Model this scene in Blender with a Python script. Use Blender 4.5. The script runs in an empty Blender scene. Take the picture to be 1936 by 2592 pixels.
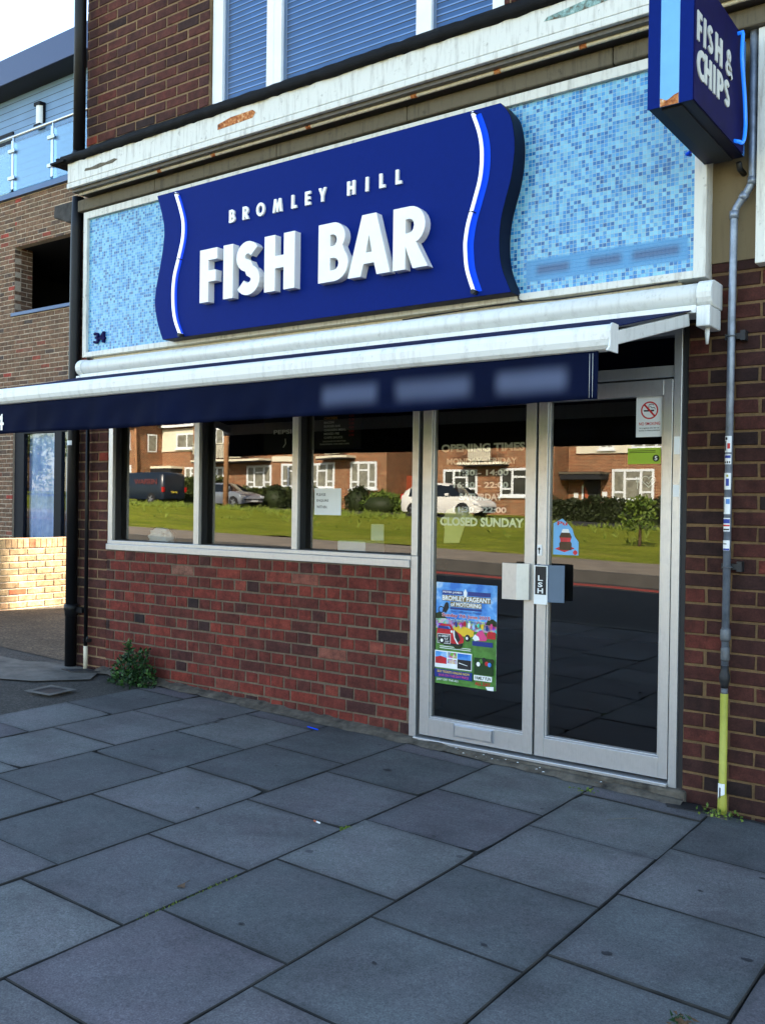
import bpy, bmesh, math, random
from mathutils import Vector, Matrix, Quaternion
random.seed(7)
C = bpy.context.scene.collection
R = math.radians
SC = bpy.context.scene

# ---------------------------------------------------------------- camera, sky, sun, exposure
def camera():
    cam = bpy.data.cameras.new('camera'); o = bpy.data.objects.new('camera', cam); C.objects.link(o)
    yaw, pit, rol = 0.625789823, -0.00710120662, -0.0138135122
    f = Vector((-math.sin(yaw)*math.cos(pit), math.cos(yaw)*math.cos(pit), math.sin(pit)))
    r = Vector((math.cos(yaw), math.sin(yaw), 0)); d = f.cross(r)
    c, s = math.cos(rol), math.sin(rol)
    X = c*r + s*d; D = -s*r + c*d
    m = Matrix(((X.x, -D.x, -f.x, 0), (X.y, -D.y, -f.y, -4.71), (X.z, -D.z, -f.z, 1.421), (0, 0, 0, 1)))
    o.matrix_world = m
    cam.sensor_fit = 'VERTICAL'; cam.sensor_height = 24; cam.lens = 24*2372.72/2592
    cam.clip_start = 0.05; cam.clip_end = 2000
    SC.camera = o
camera()
SUN_EL, SUN_AZ = R(31.6), R(19.5)          # azimuth from +Y towards +X
w = bpy.data.worlds.new('World'); SC.world = w; w.use_nodes = True
nt = w.node_tree; bg = nt.nodes['Background']
sky = nt.nodes.new('ShaderNodeTexSky'); sky.sky_type = 'NISHITA'; sky.sun_disc = False
sky.sun_elevation = SUN_EL; sky.sun_rotation = SUN_AZ; sky.dust_density = 0.8; sky.ozone_density = 1.6; sky.air_density = 1.0
tint = nt.nodes.new('ShaderNodeMixRGB'); tint.blend_type = 'MULTIPLY'; tint.inputs[0].default_value = 1; tint.inputs[2].default_value = (1.08, .99, .88, 1)
nt.links.new(sky.outputs[0], tint.inputs[1]); nt.links.new(tint.outputs[0], bg.inputs[0]); bg.inputs[1].default_value = 0.13
sl = bpy.data.lights.new('sun', 'SUN'); sl.energy = 5.0; sl.angle = R(0.53); sl.color = (1, .90, .74)
so = bpy.data.objects.new('sun', sl); C.objects.link(so)
sdir = Vector((math.sin(SUN_AZ)*math.cos(SUN_EL), math.cos(SUN_AZ)*math.cos(SUN_EL), math.sin(SUN_EL)))
so.rotation_euler = sdir.to_track_quat('Z', 'Y').to_euler(); so.location = (20, 40, 30)
SC.view_settings.view_transform = 'Standard'; SC.view_settings.look = 'None'
SC.view_settings.exposure = 2.65; SC.view_settings.gamma = 1

# ---------------------------------------------------------------- materials
def S(r, g, b):                                   # sRGB 0-255 to linear
    f = lambda c: (c/255/12.92) if c/255 <= .04045 else ((c/255+.055)/1.055)**2.4
    return (f(r), f(g), f(b), 1)
class NT:
    def __init__(s, name):
        s.m = bpy.data.materials.new(name); s.m.use_nodes = True; s.t = s.m.node_tree
        s.b = s.t.nodes['Principled BSDF']; s.out = s.t.nodes['Material Output']
    def n(s, typ, **kw):
        x = s.t.nodes.new('ShaderNode'+typ)
        for k, v in kw.items():
            if k.startswith('i_'): x.inputs[int(k[2:]) if k[2:].isdigit() else k[2:].replace('_', ' ')].default_value = v
            else: setattr(x, k, v)
        return x
    def l(s, a, b): s.t.links.new(a, b)
    def coord(s): return s.n('TexCoord').outputs['Object']
    def noise(s, scale, detail=4, rough=.6, vec=None, dims=None):
        x = s.n('TexNoise'); x.inputs['Scale'].default_value = scale; x.inputs['Detail'].default_value = detail; x.inputs['Roughness'].default_value = rough
        s.l(vec if vec is not None else s.coord(), x.inputs['Vector']); return x.outputs['Fac']
    def math(s, op, a, b=0, c=None):
        x = s.n('Math', operation=op)
        for i, v in enumerate((a, b) if c is None else (a, b, c)):
            if isinstance(v, (int, float)): x.inputs[i].default_value = v
            else: s.l(v, x.inputs[i])
        return x.outputs[0]
    def ramp(s, fac, stops, interp='LINEAR'):
        x = s.n('ValToRGB'); cr = x.color_ramp; cr.interpolation = interp
        while len(cr.elements) < len(stops): cr.elements.new(.5)
        for e, (p, c) in zip(cr.elements, stops): e.position = p; e.color = c if not isinstance(c, (int, float)) else (c, c, c, 1)
        s.l(fac, x.inputs[0]); return x.outputs[0]
    def mix(s, fac, a, b, mode='MIX'):
        x = s.n('MixRGB', blend_type=mode)
        for i, v in enumerate((fac, a, b)):
            if isinstance(v, (int, float)): x.inputs[i].default_value = v if i == 0 else (v, v, v, 1)
            elif isinstance(v, tuple): x.inputs[i].default_value = v
            else: s.l(v, x.inputs[i])
        return x.outputs[0]
    def bump(s, h, strength=.3, dist=.01):
        x = s.n('Bump'); x.inputs['Strength'].default_value = strength; x.inputs['Distance'].default_value = dist
        s.l(h, x.inputs['Height']); s.l(x.outputs[0], s.b.inputs['Normal'])
    def col(s, c):
        if isinstance(c, tuple): s.b.inputs['Base Color'].default_value = c
        else: s.l(c, s.b.inputs['Base Color'])
    def set(s, rough=.6, metal=0, spec=.5):
        s.b.inputs['Roughness'].default_value = rough; s.b.inputs['Metallic'].default_value = metal
        s.b.inputs['Specular IOR Level'].default_value = spec; return s.m

def plain(name, c, rough=.5, metal=0, var=.12, scale=6, bump=0.0, spec=.5):
    n = NT(name); f = n.noise(scale, 5)
    k = n.ramp(f, [(.25, 1-var*1.5), (.75, 1+var*.5)])
    n.col(n.mix(1, c, k, 'MULTIPLY'))
    if bump: n.bump(n.noise(scale*12, 3), bump, .004)
    return n.set(rough, metal, spec)

def painted(name, c, dirt, amount=.5, rough=.5, scale=3):       # paint with grimy streaks and specks
    n = NT(name)
    mp = n.n('Mapping'); mp.inputs['Scale'].default_value = (9, 9, 1.1); n.l(n.coord(), mp.inputs[0])
    a = n.noise(scale, 6, .7, mp.outputs[0]); b = n.noise(22, 5, .7)
    fa = n.ramp(a, [(.5, 0.0), (.78, amount)]); fb = n.ramp(b, [(.6, 0.0), (.72, amount*.8)])
    n.col(n.mix(fb, n.mix(fa, c, dirt), dirt)); n.bump(b, .08, .004)
    return n.set(rough)

def brickmat(name, stops, rough=.85):
    n = NT(name)
    at = n.n('Attribute', attribute_name='rnd'); at.attribute_type = 'GEOMETRY'
    base = n.ramp(at.outputs['Fac'], stops)
    f1 = n.noise(16, 6, .7); f2 = n.noise(120, 3, .6)
    c = n.mix(1, base, n.ramp(f1, [(.28, .45), (.72, 1.5)]), 'MULTIPLY')
    c = n.mix(1, c, n.ramp(n.noise(5, 5, .6), [(.3, .75), (.7, 1.25)]), 'MULTIPLY')
    c = n.mix(1, c, n.ramp(f2, [(.3, .75), (.7, 1.2)]), 'MULTIPLY')
    # chalky deposits in blotches
    f3 = n.noise(2.3, 5, .7); d = n.ramp(f3, [(.60, 0.0), (.85, .22)])
    n.col(n.mix(d, c, S(104, 78, 66)))
    n.bump(n.math('ADD', f2, f1), .45, .004); return n.set(rough, 0, .25)
def mortar(name, c):
    n = NT(name); f = n.noise(60, 4); g = n.noise(4, 4)
    n.col(n.mix(1, n.mix(1, c, n.ramp(f, [(.3, .75), (.7, 1.15)]), 'MULTIPLY'), n.ramp(g, [(.3, .7), (.7, 1.1)]), 'MULTIPLY')); n.bump(f, .5, .004); return n.set(.95, 0, .2)
def bricktex(name, c1, c2, mort, bw=.225, rh=.075):
    n = NT(name); sx = n.n('SeparateXYZ'); n.l(n.coord(), sx.inputs[0])
    cb = n.n('CombineXYZ'); n.l(n.math('ADD', sx.outputs[0], sx.outputs[1]), cb.inputs[0]); n.l(sx.outputs[2], cb.inputs[1])
    b = n.n('TexBrick'); n.l(cb.outputs[0], b.inputs['Vector']); b.inputs['Color1'].default_value = c1; b.inputs['Color2'].default_value = c2
    b.inputs['Mortar'].default_value = mort; b.inputs['Scale'].default_value = 1; b.inputs['Brick Width'].default_value = bw; b.inputs['Row Height'].default_value = rh
    b.inputs['Mortar Size'].default_value = .011; b.inputs['Mortar Smooth'].default_value = .1
    n.col(n.mix(1, b.outputs['Color'], n.ramp(n.noise(1.7, 5), [(.3, .75), (.7, 1.2)]), 'MULTIPLY')); return n.set(.9, 0, .2)

M = {}
M['brick_dark'] = brickmat('dark_brick', [(0, S(46, 32, 30)), (.3, S(64, 38, 33)), (.6, S(82, 44, 36)), (.8, S(66, 42, 40)), (.93, S(88, 44, 36)), (1, S(124, 52, 36))])
M['mortar_buff'] = mortar('buff_mortar', S(134, 110, 84))
M['brick_red'] = brickmat('red_brick', [(0, S(42, 31, 31)), (.14, S(58, 36, 34)), (.32, S(84, 42, 35)), (.6, S(102, 44, 36)), (.82, S(116, 50, 39)), (.97, S(116, 60, 49)), (1, S(120, 86, 72))])
M['mortar_grey'] = mortar('grey_mortar', S(108, 94, 79))
M['brick_pier'] = brickmat('maroon_brick', [(0, S(34, 24, 23)), (.35, S(52, 30, 26)), (.7, S(68, 35, 29)), (1, S(94, 43, 34))])
M['mortar_tan'] = mortar('tan_mortar', S(110, 88, 62))
M['brick_multi'] = brickmat('brown_multi_brick', [(0, S(80, 68, 62)), (.3, S(104, 80, 62)), (.6, S(118, 90, 70)), (.8, S(108, 88, 70)), (.92, S(128, 74, 58)), (1, S(150, 66, 54))])
M['brick_buff'] = brickmat('buff_garden_brick', [(0, S(150, 118, 90)), (.4, S(200, 168, 126)), (.75, S(216, 186, 140)), (1, S(190, 110, 76))])
M['mortar_white'] = mortar('white_mortar', S(226, 214, 192))
M['mortar_pale'] = mortar('pale_mortar', S(190, 172, 150))
M['brick_shell'] = bricktex('plain_brickwork', S(92, 50, 44), S(70, 40, 36), S(140, 120, 95))
M['house_brick'] = bricktex('orange_brickwork', S(150, 84, 52), S(92, 50, 34), S(184, 158, 122))
M['white_paint'] = painted('weathered_white_paint', S(212, 211, 202), S(112, 102, 86), .7)
M['cream_paint'] = painted('cream_paint', S(205, 196, 172), S(120, 98, 70), .6)
M['white_frame'] = plain('white_plastic_frame', S(232, 236, 238), .35, 0, .05)
M['white_coat'] = painted('white_powder_coat', S(224, 226, 222), S(140, 138, 130), .45, .3, 2)
M['alu'] = None
def alu():
    n = NT('satin_aluminium'); mp = n.n('Mapping'); mp.inputs['Scale'].default_value = (60, 60, 2); n.l(n.coord(), mp.inputs[0])
    f = n.noise(8, 4, .6, mp.outputs[0]); g = n.noise(30, 4)
    n.col(n.mix(1, n.mix(1, S(190, 191, 192), n.ramp(f, [(.3, .9), (.7, 1.04)]), 'MULTIPLY'), n.ramp(g, [(.30, .93), (.5, 1.0)]), 'MULTIPLY'))
    n.l(n.ramp(g, [(.3, .5), (.7, .36)]), n.b.inputs['Roughness']); m = n.set(.4, .75, .5); n.l(n.ramp(g, [(.3, .42), (.7, .37)]), n.b.inputs['Roughness']); return m
M['alu'] = alu()
M['steel'] = plain('brushed_steel', S(190, 196, 205), .28, .9, .06)
M['steel_dark'] = plain('dull_steel', S(80, 98, 120), .45, .3, .06)
M['gasket'] = plain('black_rubber', S(26, 27, 30), .6)
M['black_felt'] = plain('black_bitumen_felt', S(15, 15, 16), .75, 0, .5, 14, 1, .2)
M['black_paint'] = plain('black_gloss_paint', S(15, 16, 20), .45, 0, .35, 9, .15, .25)
M['soffit'] = painted('grimy_soffit', S(92, 86, 76), S(50, 45, 38), .7)
M['stone'] = painted('sooty_stone', S(98, 90, 74), S(48, 44, 38), .75, .9, 4)
M['concrete_dark'] = plain('dark_concrete', S(70, 68, 66), .9, 0, .5, 12, .5)
M['render_beige'] = painted('beige_render', S(116, 102, 76), S(80, 68, 50), .5, .9)
def rust():
    n = NT('peeling_rust'); f = n.noise(30, 6, .7)
    n.col(n.ramp(f, [(.35, S(70, 45, 30)), (.48, S(170, 95, 45)), (.6, S(205, 150, 95)), (.7, S(225, 215, 200))])); n.bump(f, .8, .006); return n.set(.9)
M['rust'] = rust()
def moss():
    n = NT('flaked_green_paint'); f = n.noise(34, 6, .7)
    n.col(n.ramp(f, [(.38, S(90, 70, 50)), (.5, S(120, 150, 145)), (.6, S(150, 180, 176)), (.72, S(225, 225, 220))])); return n.set(.9)
M['flake'] = moss()
M['navy_face'] = plain('royal_blue_panel', S(3, 30, 108), .55, 0, .06, 40, 0, .07)
M['navy_side'] = plain('navy_return', S(7, 13, 42), .5, 0, .1, 6, 0, .15)
M['navy_dark'] = plain('dark_navy_panel', S(22, 20, 74), .7, 0, .25, 5, 0, .08)
M['pale_blue'] = plain('pale_blue_panel', S(104, 172, 226), .4, 0, .08, 8)
M['sky_blue'] = plain('mid_blue_panel', S(70, 130, 200), .4)
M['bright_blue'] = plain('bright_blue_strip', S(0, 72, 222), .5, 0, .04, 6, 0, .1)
M['letter_white'] = plain('white_acrylic', S(238, 236, 230), .35, 0, .04)
M['letter_grey'] = plain('pale_grey_vinyl', S(205, 208, 205), .5, 0, .06)
def emit(name, c, e, k):
    n = NT(name); n.col(c); n.b.inputs['Emission Color'].default_value = e; n.b.inputs['Emission Strength'].default_value = k; return n.set(.2)
M['neon_white'] = emit('white_neon_tube', S(245, 248, 255), S(225, 238, 255), .12)
M['neon_blue'] = emit('blue_neon_tube', S(40, 130, 245), S(30, 120, 255), .10)

def glass(name, refl=2.6, tint=(.78, .82, .80, 1), wob=.0035, base=0.0):
    n = NT(name); t = n.t
    fr = n.n('Fresnel'); fr.inputs['IOR'].default_value = 1.5
    tr = n.n('BsdfTransparent'); tr.inputs[0].default_value = tint
    gl = n.n('BsdfGlossy'); gl.inputs['Roughness'].default_value = 0.0; gl.inputs[0].default_value = (1, 1, 1, 1)
    bp = n.n('Bump'); bp.inputs['Strength'].default_value = 1; bp.inputs['Distance'].default_value = wob
    n.l(n.noise(1.6, 1), bp.inputs['Height']); n.l(bp.outputs[0], gl.inputs['Normal'])
    mx = n.n('MixShader'); n.l(n.math('MINIMUM', n.math('ADD', n.math('MULTIPLY', fr.outputs[0], refl), base), 1), mx.inputs[0])
    n.l(tr.outputs[0], mx.inputs[1]); n.l(gl.outputs[0], mx.inputs[2]); n.l(mx.outputs[0], n.out.inputs[0])
    return n.m
M['glass'] = glass('shop_glass', 2.55, wob=.0004)
M['glass_up'] = glass('sky_facing_glass', 1.05, (.8, .85, .9, 1), .0003)
M['glass_balc'] = glass('balustrade_glass', .9, (.74, .92, 1.0, 1), .0003)
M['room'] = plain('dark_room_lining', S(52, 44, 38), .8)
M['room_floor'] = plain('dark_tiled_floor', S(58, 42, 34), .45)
M['blind'] = plain('blue_blind_slats', S(34, 106, 172), .5)
M['blind_edge'] = plain('pale_blind_edge', S(150, 190, 245), .5)
M['curtain'] = None
def curtain():
    n = NT('white_net_curtain'); n.col(n.ramp(n.noise(9, 3), [(.3, S(156, 178, 214)), (.7, S(198, 214, 236))])); return n.set(.9)
M['curtain'] = curtain()

def mosaic():
    n = NT('blue_mosaic_tiles'); p = .0208
    sx = n.n('SeparateXYZ'); n.l(n.coord(), sx.inputs[0])
    u = n.math('DIVIDE', sx.outputs[0], p); v = n.math('DIVIDE', sx.outputs[2], p)
    cu = n.math('FLOOR', u); cv = n.math('FLOOR', v)
    cb = n.n('CombineXYZ'); n.l(cu, cb.inputs[0]); n.l(cv, cb.inputs[1])
    wn = n.n('TexWhiteNoise', noise_dimensions='2D'); n.l(cb.outputs[0], wn.inputs['Vector'])
    cl = n.noise(.16, 3, .6, cb.outputs[0])
    k = n.math('ADD', wn.outputs['Value'], n.math('MULTIPLY', n.math('SUBTRACT', cl, .5), .55))
    tile = n.ramp(k, [(0, S(118, 182, 208)), (.24, S(104, 172, 206)), (.42, S(84, 156, 200)), (.55, S(62, 140, 196)), (.70, S(36, 122, 182)), (.84, S(16, 100, 160)), (.95, S(10, 84, 142))], 'CONSTANT')
    wn2 = n.n('TexWhiteNoise', noise_dimensions='3D'); n.l(cb.outputs[0], wn2.inputs['Vector'])
    tile = n.mix(1, tile, n.ramp(wn2.outputs['Value'], [(0, .88), (1, 1.08)]), 'MULTIPLY')
    fu = n.math('FRACT', u); fv = n.math('FRACT', v)
    ed = n.math('MINIMUM', n.math('MINIMUM', fu, n.math('SUBTRACT', 1, fu)), n.math('MINIMUM', fv, n.math('SUBTRACT', 1, fv)))
    g = n.math('LESS_THAN', ed, .055)
    c = n.mix(g, tile, S(160, 184, 190))
    # faded, smeared lettering strip low on the right
    def smear(x0, x1, z0, z1, s):
        a = n.n('MapRange', interpolation_type='SMOOTHSTEP'); n.l(n.math('ABSOLUTE', n.math('SUBTRACT', sx.outputs[0], (x0+x1)/2+3.85)), a.inputs[0]); a.inputs[1].default_value = (x1-x0)/2-s; a.inputs[2].default_value = (x1-x0)/2; a.inputs[3].default_value = 1; a.inputs[4].default_value = 0
        b = n.n('MapRange', interpolation_type='SMOOTHSTEP'); n.l(n.math('ABSOLUTE', n.math('SUBTRACT', sx.outputs[2], (z0+z1)/2-2.555)), b.inputs[0]); b.inputs[1].default_value = max(.001, (z1-z0)/2-s); b.inputs[2].default_value = (z1-z0)/2; b.inputs[3].default_value = 1; b.inputs[4].default_value = 0
        return n.math('MULTIPLY', a.outputs[0], b.outputs[0])
    c = n.mix(smear(-2.41, -1.50, 2.645, 2.785, .02), c, S(70, 136, 182))
    for x0, x1 in ((-2.36, -2.12), (-2.06, -1.83), (-1.82, -1.53)):
        c = n.mix(n.math('MULTIPLY', smear(x0, x1, 2.665, 2.765, .048), .9), c, S(50, 78, 116))
    n.col(c); n.l(n.ramp(g, [(0, .12), (1, .8)]), n.b.inputs['Roughness'])
    n.bump(n.math('SUBTRACT', 1, g), .25, .002)
    m = n.set(.2); n.l(n.ramp(g, [(0, .22), (1, .8)]), n.b.inputs['Roughness']); return m
M['mosaic'] = mosaic()

def fabric():
    n = NT('navy_awning_canvas'); wv = n.noise(300, 2); f = n.noise(2.5, 5)
    c = n.mix(1, S(3, 12, 40), n.ramp(f, [(.3, .7), (.7, 1.2)]), 'MULTIPLY')
    sx = n.n('SeparateXYZ'); n.l(n.coord(), sx.inputs[0])
    def smear(x0, x1, z0, z1, s, k):
        o = []
        for ax, lo, hi in ((0, x0, x1), (2, z0, z1)):
            a = n.n('MapRange', interpolation_type='SMOOTHSTEP'); n.l(n.math('ABSOLUTE', n.math('SUBTRACT', sx.outputs[ax], (lo+hi)/2+(3.8 if ax == 0 else -2.45))), a.inputs[0]); a.inputs[1].default_value = max(.001, (hi-lo)/2-s); a.inputs[2].default_value = (hi-lo)/2; a.inputs[3].default_value = 1; a.inputs[4].default_value = 0; o.append(a.outputs[0])
        return n.math('MULTIPLY', n.math('MULTIPLY', o[0], o[1]), k)
    for x0, x1, k in ((-2.92, -2.52, .42), (-2.49, -2.03, .42), (-1.97, -1.58, .50)):
        c = n.mix(smear(x0, x1, 1.862, 2.018, .074, k), c, S(112, 122, 150))
    n.col(c); n.bump(wv, .15, .002); return n.set(.8, 0, .08)
M['fabric'] = fabric()
M['fabric_top'] = plain('navy_canvas_top', S(10, 20, 64), .8, 0, .2, 3, .1, .1)

def slabmat():
    n = NT('concrete_paving_slab'); at = n.n('Attribute', attribute_name='rnd')
    base = n.ramp(at.outputs['Fac'], [(0, S(84, 87, 88)), (.35, S(90, 94, 95)), (.7, S(94, 92, 96)), (1, S(104, 107, 106))])
    a = n.noise(2.2, 6, .65); b = n.noise(160, 3, .7); d = n.noise(9, 5, .7)
    c = n.mix(1, base, n.ramp(a, [(.3, .68), (.7, 1.22)]), 'MULTIPLY')
    c = n.mix(n.ramp(n.noise(3.7, 4, .6), [(.4, 0.0), (.66, .5)]), c, n.mix(1, c, S(255, 238, 244), 'MULTIPLY'))
    c = n.mix(1, c, n.ramp(b, [(.28, .55), (.72, 1.45)]), 'MULTIPLY')
    c = n.mix(1, c, n.ramp(n.noise(55, 4, .7), [(.32, .8), (.7, 1.16)]), 'MULTIPLY')
    c = n.mix(1, c, n.ramp(d, [(.3, .86), (.7, 1.08)]), 'MULTIPLY')
    v = n.n('TexVoronoi', distance='EUCLIDEAN'); v.inputs['Scale'].default_value = 2.6; n.l(n.coord(), v.inputs[0])
    spot = n.ramp(n.math('ADD', v.outputs['Distance'], n.math('MULTIPLY', n.noise(30, 3), .03)), [(.060, 1.0), (.072, 0.0)])
    c = n.mix(n.math('MULTIPLY', spot, .6), c, S(44, 44, 48))
    ea = n.n('Attribute', attribute_name='edge'); ea.attribute_type = 'GEOMETRY'
    ef = n.math('MULTIPLY', n.math('MULTIPLY', ea.outputs['Fac'], n.ramp(n.noise(13, 5, .7), [(.34, .15), (.66, 1.0)])), .62)
    c = n.mix(ef, c, S(50, 52, 52))
    st = n.ramp(n.noise(1.1, 7, .72), [(.52, 0.0), (.62, .10), (.74, .20)]); c = n.mix(st, c, S(58, 60, 62))
    n.col(c); n.bump(n.math('ADD', b, n.math('MULTIPLY', d, .6)), .35, .003); return n.set(.85, 0, .3)
M['slab'] = slabmat(); M['gum'] = plain('trodden_gum', S(44, 44, 48), .8, 0, .3, 60)
M['joint'] = plain('dirt_joint', S(46, 45, 42), .95, 0, .6, 7, .5)
M['asphalt_brown'] = None
def gravelly():
    n = NT('brown_gritty_tarmac'); a = n.noise(42, 5, .85); b = n.noise(2.2, 6, .7); d = n.noise(11, 4, .7)
    c = n.ramp(a, [(.34, S(40, 34, 28)), (.47, S(78, 66, 52)), (.56, S(104, 90, 70)), (.66, S(140, 126, 104))])
    c = n.mix(1, c, n.ramp(b, [(.3, .6), (.7, 1.25)]), 'MULTIPLY'); n.col(n.mix(1, c, n.ramp(d, [(.3, .75), (.7, 1.15)]), 'MULTIPLY')); n.bump(a, .9, .012); return n.set(.95)
M['asphalt_brown'] = gravelly()
def greygrit(name, k0, k1, k2):
    n = NT(name); a = n.noise(52, 5, .85); b = n.noise(2.6, 6, .7); c = n.ramp(a, [(.34, k0), (.52, k1), (.68, k2)])
    n.col(n.mix(1, n.mix(1, c, n.ramp(b, [(.3, .6), (.7, 1.25)]), 'MULTIPLY'), n.ramp(n.noise(9, 5, .7), [(.3, .75), (.7, 1.15)]), 'MULTIPLY')); n.bump(a, .8, .01); return n.set(.95)
M['asphalt'] = greygrit('worn_asphalt', S(34, 34, 33), S(62, 60, 56), S(104, 100, 92))
M['concrete'] = plain('pale_concrete', S(108, 105, 98), .9, 0, .5, 5, .8)
M['concrete_old'] = plain('broken_concrete', S(96, 90, 80), .95, 0, .6, 14, 1)
M['road'] = plain('road_tarmac', S(52, 52, 53), .9, 0, .3, 3, .6)
M['path_far'] = plain('sunny_pavement', S(150, 136, 118), .9, 0, .25, 2, .3)
M['kerb'] = plain('kerb_stone', S(84, 82, 78), .9, 0, .2, 3)
M['red_line'] = plain('red_road_paint', S(150, 62, 56), .7)
def grassmat(name, a, b, c):
    n = NT(name); mp = n.n('Mapping'); mp.inputs['Scale'].default_value = (.35, 1.6, 1); n.l(n.coord(), mp.inputs[0]); f = n.noise(.9, 7, .75, mp.outputs[0]); g = n.noise(7, 5, .75)
    n.col(n.mix(1, n.ramp(f, [(.3, a), (.5, b), (.7, c)]), n.ramp(g, [(.3, .55), (.7, 1.35)]), 'MULTIPLY')); n.bump(g, .6, .08); return n.set(.95, 0, .1)
M['grass'] = grassmat('mown_grass', S(98, 112, 26), S(128, 136, 38), S(152, 148, 58))
def leafmat(name, stops):
    n = NT(name); at = n.n('Attribute', attribute_name='rnd'); n.col(n.ramp(at.outputs['Fac'], stops)); return n.set(.6, 0, .3)
M['leaf'] = leafmat('weed_leaf', [(0, S(20, 42, 20)), (.6, S(32, 62, 28)), (1, S(62, 98, 42))])
M['leaf_hedge'] = leafmat('hedge_leaf', [(0, S(40, 52, 22)), (.6, S(62, 76, 30)), (1, S(98, 102, 44))])
M['leaf_dark'] = leafmat('dark_leaf', [(0, S(28, 38, 18)), (1, S(54, 64, 28))])
M['leaf_bright'] = leafmat('bright_leaf', [(0, S(62, 86, 30)), (1, S(120, 138, 54))])
M['blade'] = leafmat('grass_blade', [(0, S(84, 104, 28)), (1, S(142, 154, 66))])
M['bark'] = plain('bark', S(92, 70, 50), .9, 0, .4, 10)
M['wood_pole'] = plain('pole_timber', S(176, 128, 88), .9, 0, .3, 4)
M['fence_wood'] = plain('red_stained_fence', S(160, 72, 38), .8, 0, .25, 3)
M['galv'] = plain('galvanised_pipe', S(138, 148, 162), .42, .5, .3, 18, .15)
M['galv_dull'] = plain('dull_pipe_metal', S(104, 108, 112), .6, .4, .3, 18, .3)
M['yellow'] = plain('yellow_pipe_wrap', S(168, 168, 66), .5, 0, .18, 14)
M['paper'] = plain('white_paper', S(228, 232, 232), .7, 0, .05)
M['ink'] = plain('black_ink', S(22, 22, 26), .6)
M['ink_blue'] = plain('blue_ink', S(36, 60, 150), .6)
M['ink_red'] = plain('red_ink', S(200, 40, 44), .6)
M['slate'] = plain('slate_blue_trim', S(52, 82, 124), .4, 0, .06)
M['roof_metal'] = plain('grey_blue_fascia', S(46, 62, 100), .45, 0, .06, 30)
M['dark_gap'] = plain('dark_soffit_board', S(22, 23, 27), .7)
def clad():
    n = NT('grey_cladding_boards'); sx = n.n('SeparateXYZ'); n.l(n.coord(), sx.inputs[0])
    f = n.math('FRACT', n.math('DIVIDE', sx.outputs[2], .118)); g = n.math('LESS_THAN', f, .09)
    n.col(n.mix(g, n.mix(1, S(104, 136, 172), n.ramp(n.noise(3, 4), [(.3, .9), (.7, 1.05)]), 'MULTIPLY'), S(38, 46, 60))); return n.set(.6)
M['clad'] = clad()
M['dark_frame'] = plain('black_window_frame', S(14, 17, 26), .6, 0, .12, 6, 0, .2)
M['roof_tile'] = plain('brown_roof_tiles', S(92, 60, 46), .9, 0, .3, 8, .8)
M['house_white'] = plain('white_render', S(228, 220, 196), .8, 0, .08, 2)
M['net'] = plain('net_curtain_pane', S(150, 148, 132), .25, 0, .5, 3)
M['pane_dark'] = plain('dark_pane', S(60, 62, 58), .12, 0, .6, 2)
M['tyre'] = plain('tyre_rubber', S(24, 24, 25), .8)
M['rim'] = plain('alloy_rim', S(170, 172, 176), .3, .7)
M['car_white'] = plain('white_car_paint', S(232, 230, 222), .2, 0, .02)
M['car_silver'] = plain('silver_car_paint', S(150, 156, 166), .25, .5, .03)
M['car_navy'] = plain('navy_van_paint', S(26, 36, 48), .3, 0, .05)
M['van_letter'] = plain('faded_red_lettering', S(110, 52, 50), .6)
M['car_glass'] = plain('tinted_car_glass', S(26, 32, 38), .06)
M['lamp_clear'] = plain('clear_headlamp', S(220, 222, 225), .1)
M['lamp_red'] = plain('red_tail_lamp', S(190, 30, 26), .2)
M['plate_white'] = plain('white_number_plate', S(220, 220, 215), .5)
M['plate_yellow'] = plain('yellow_number_plate', S(210, 190, 70), .5)
M['terracotta'] = plain('terracotta', S(176, 92, 60), .8)
M['sill_brick'] = M['brick_multi']

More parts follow.
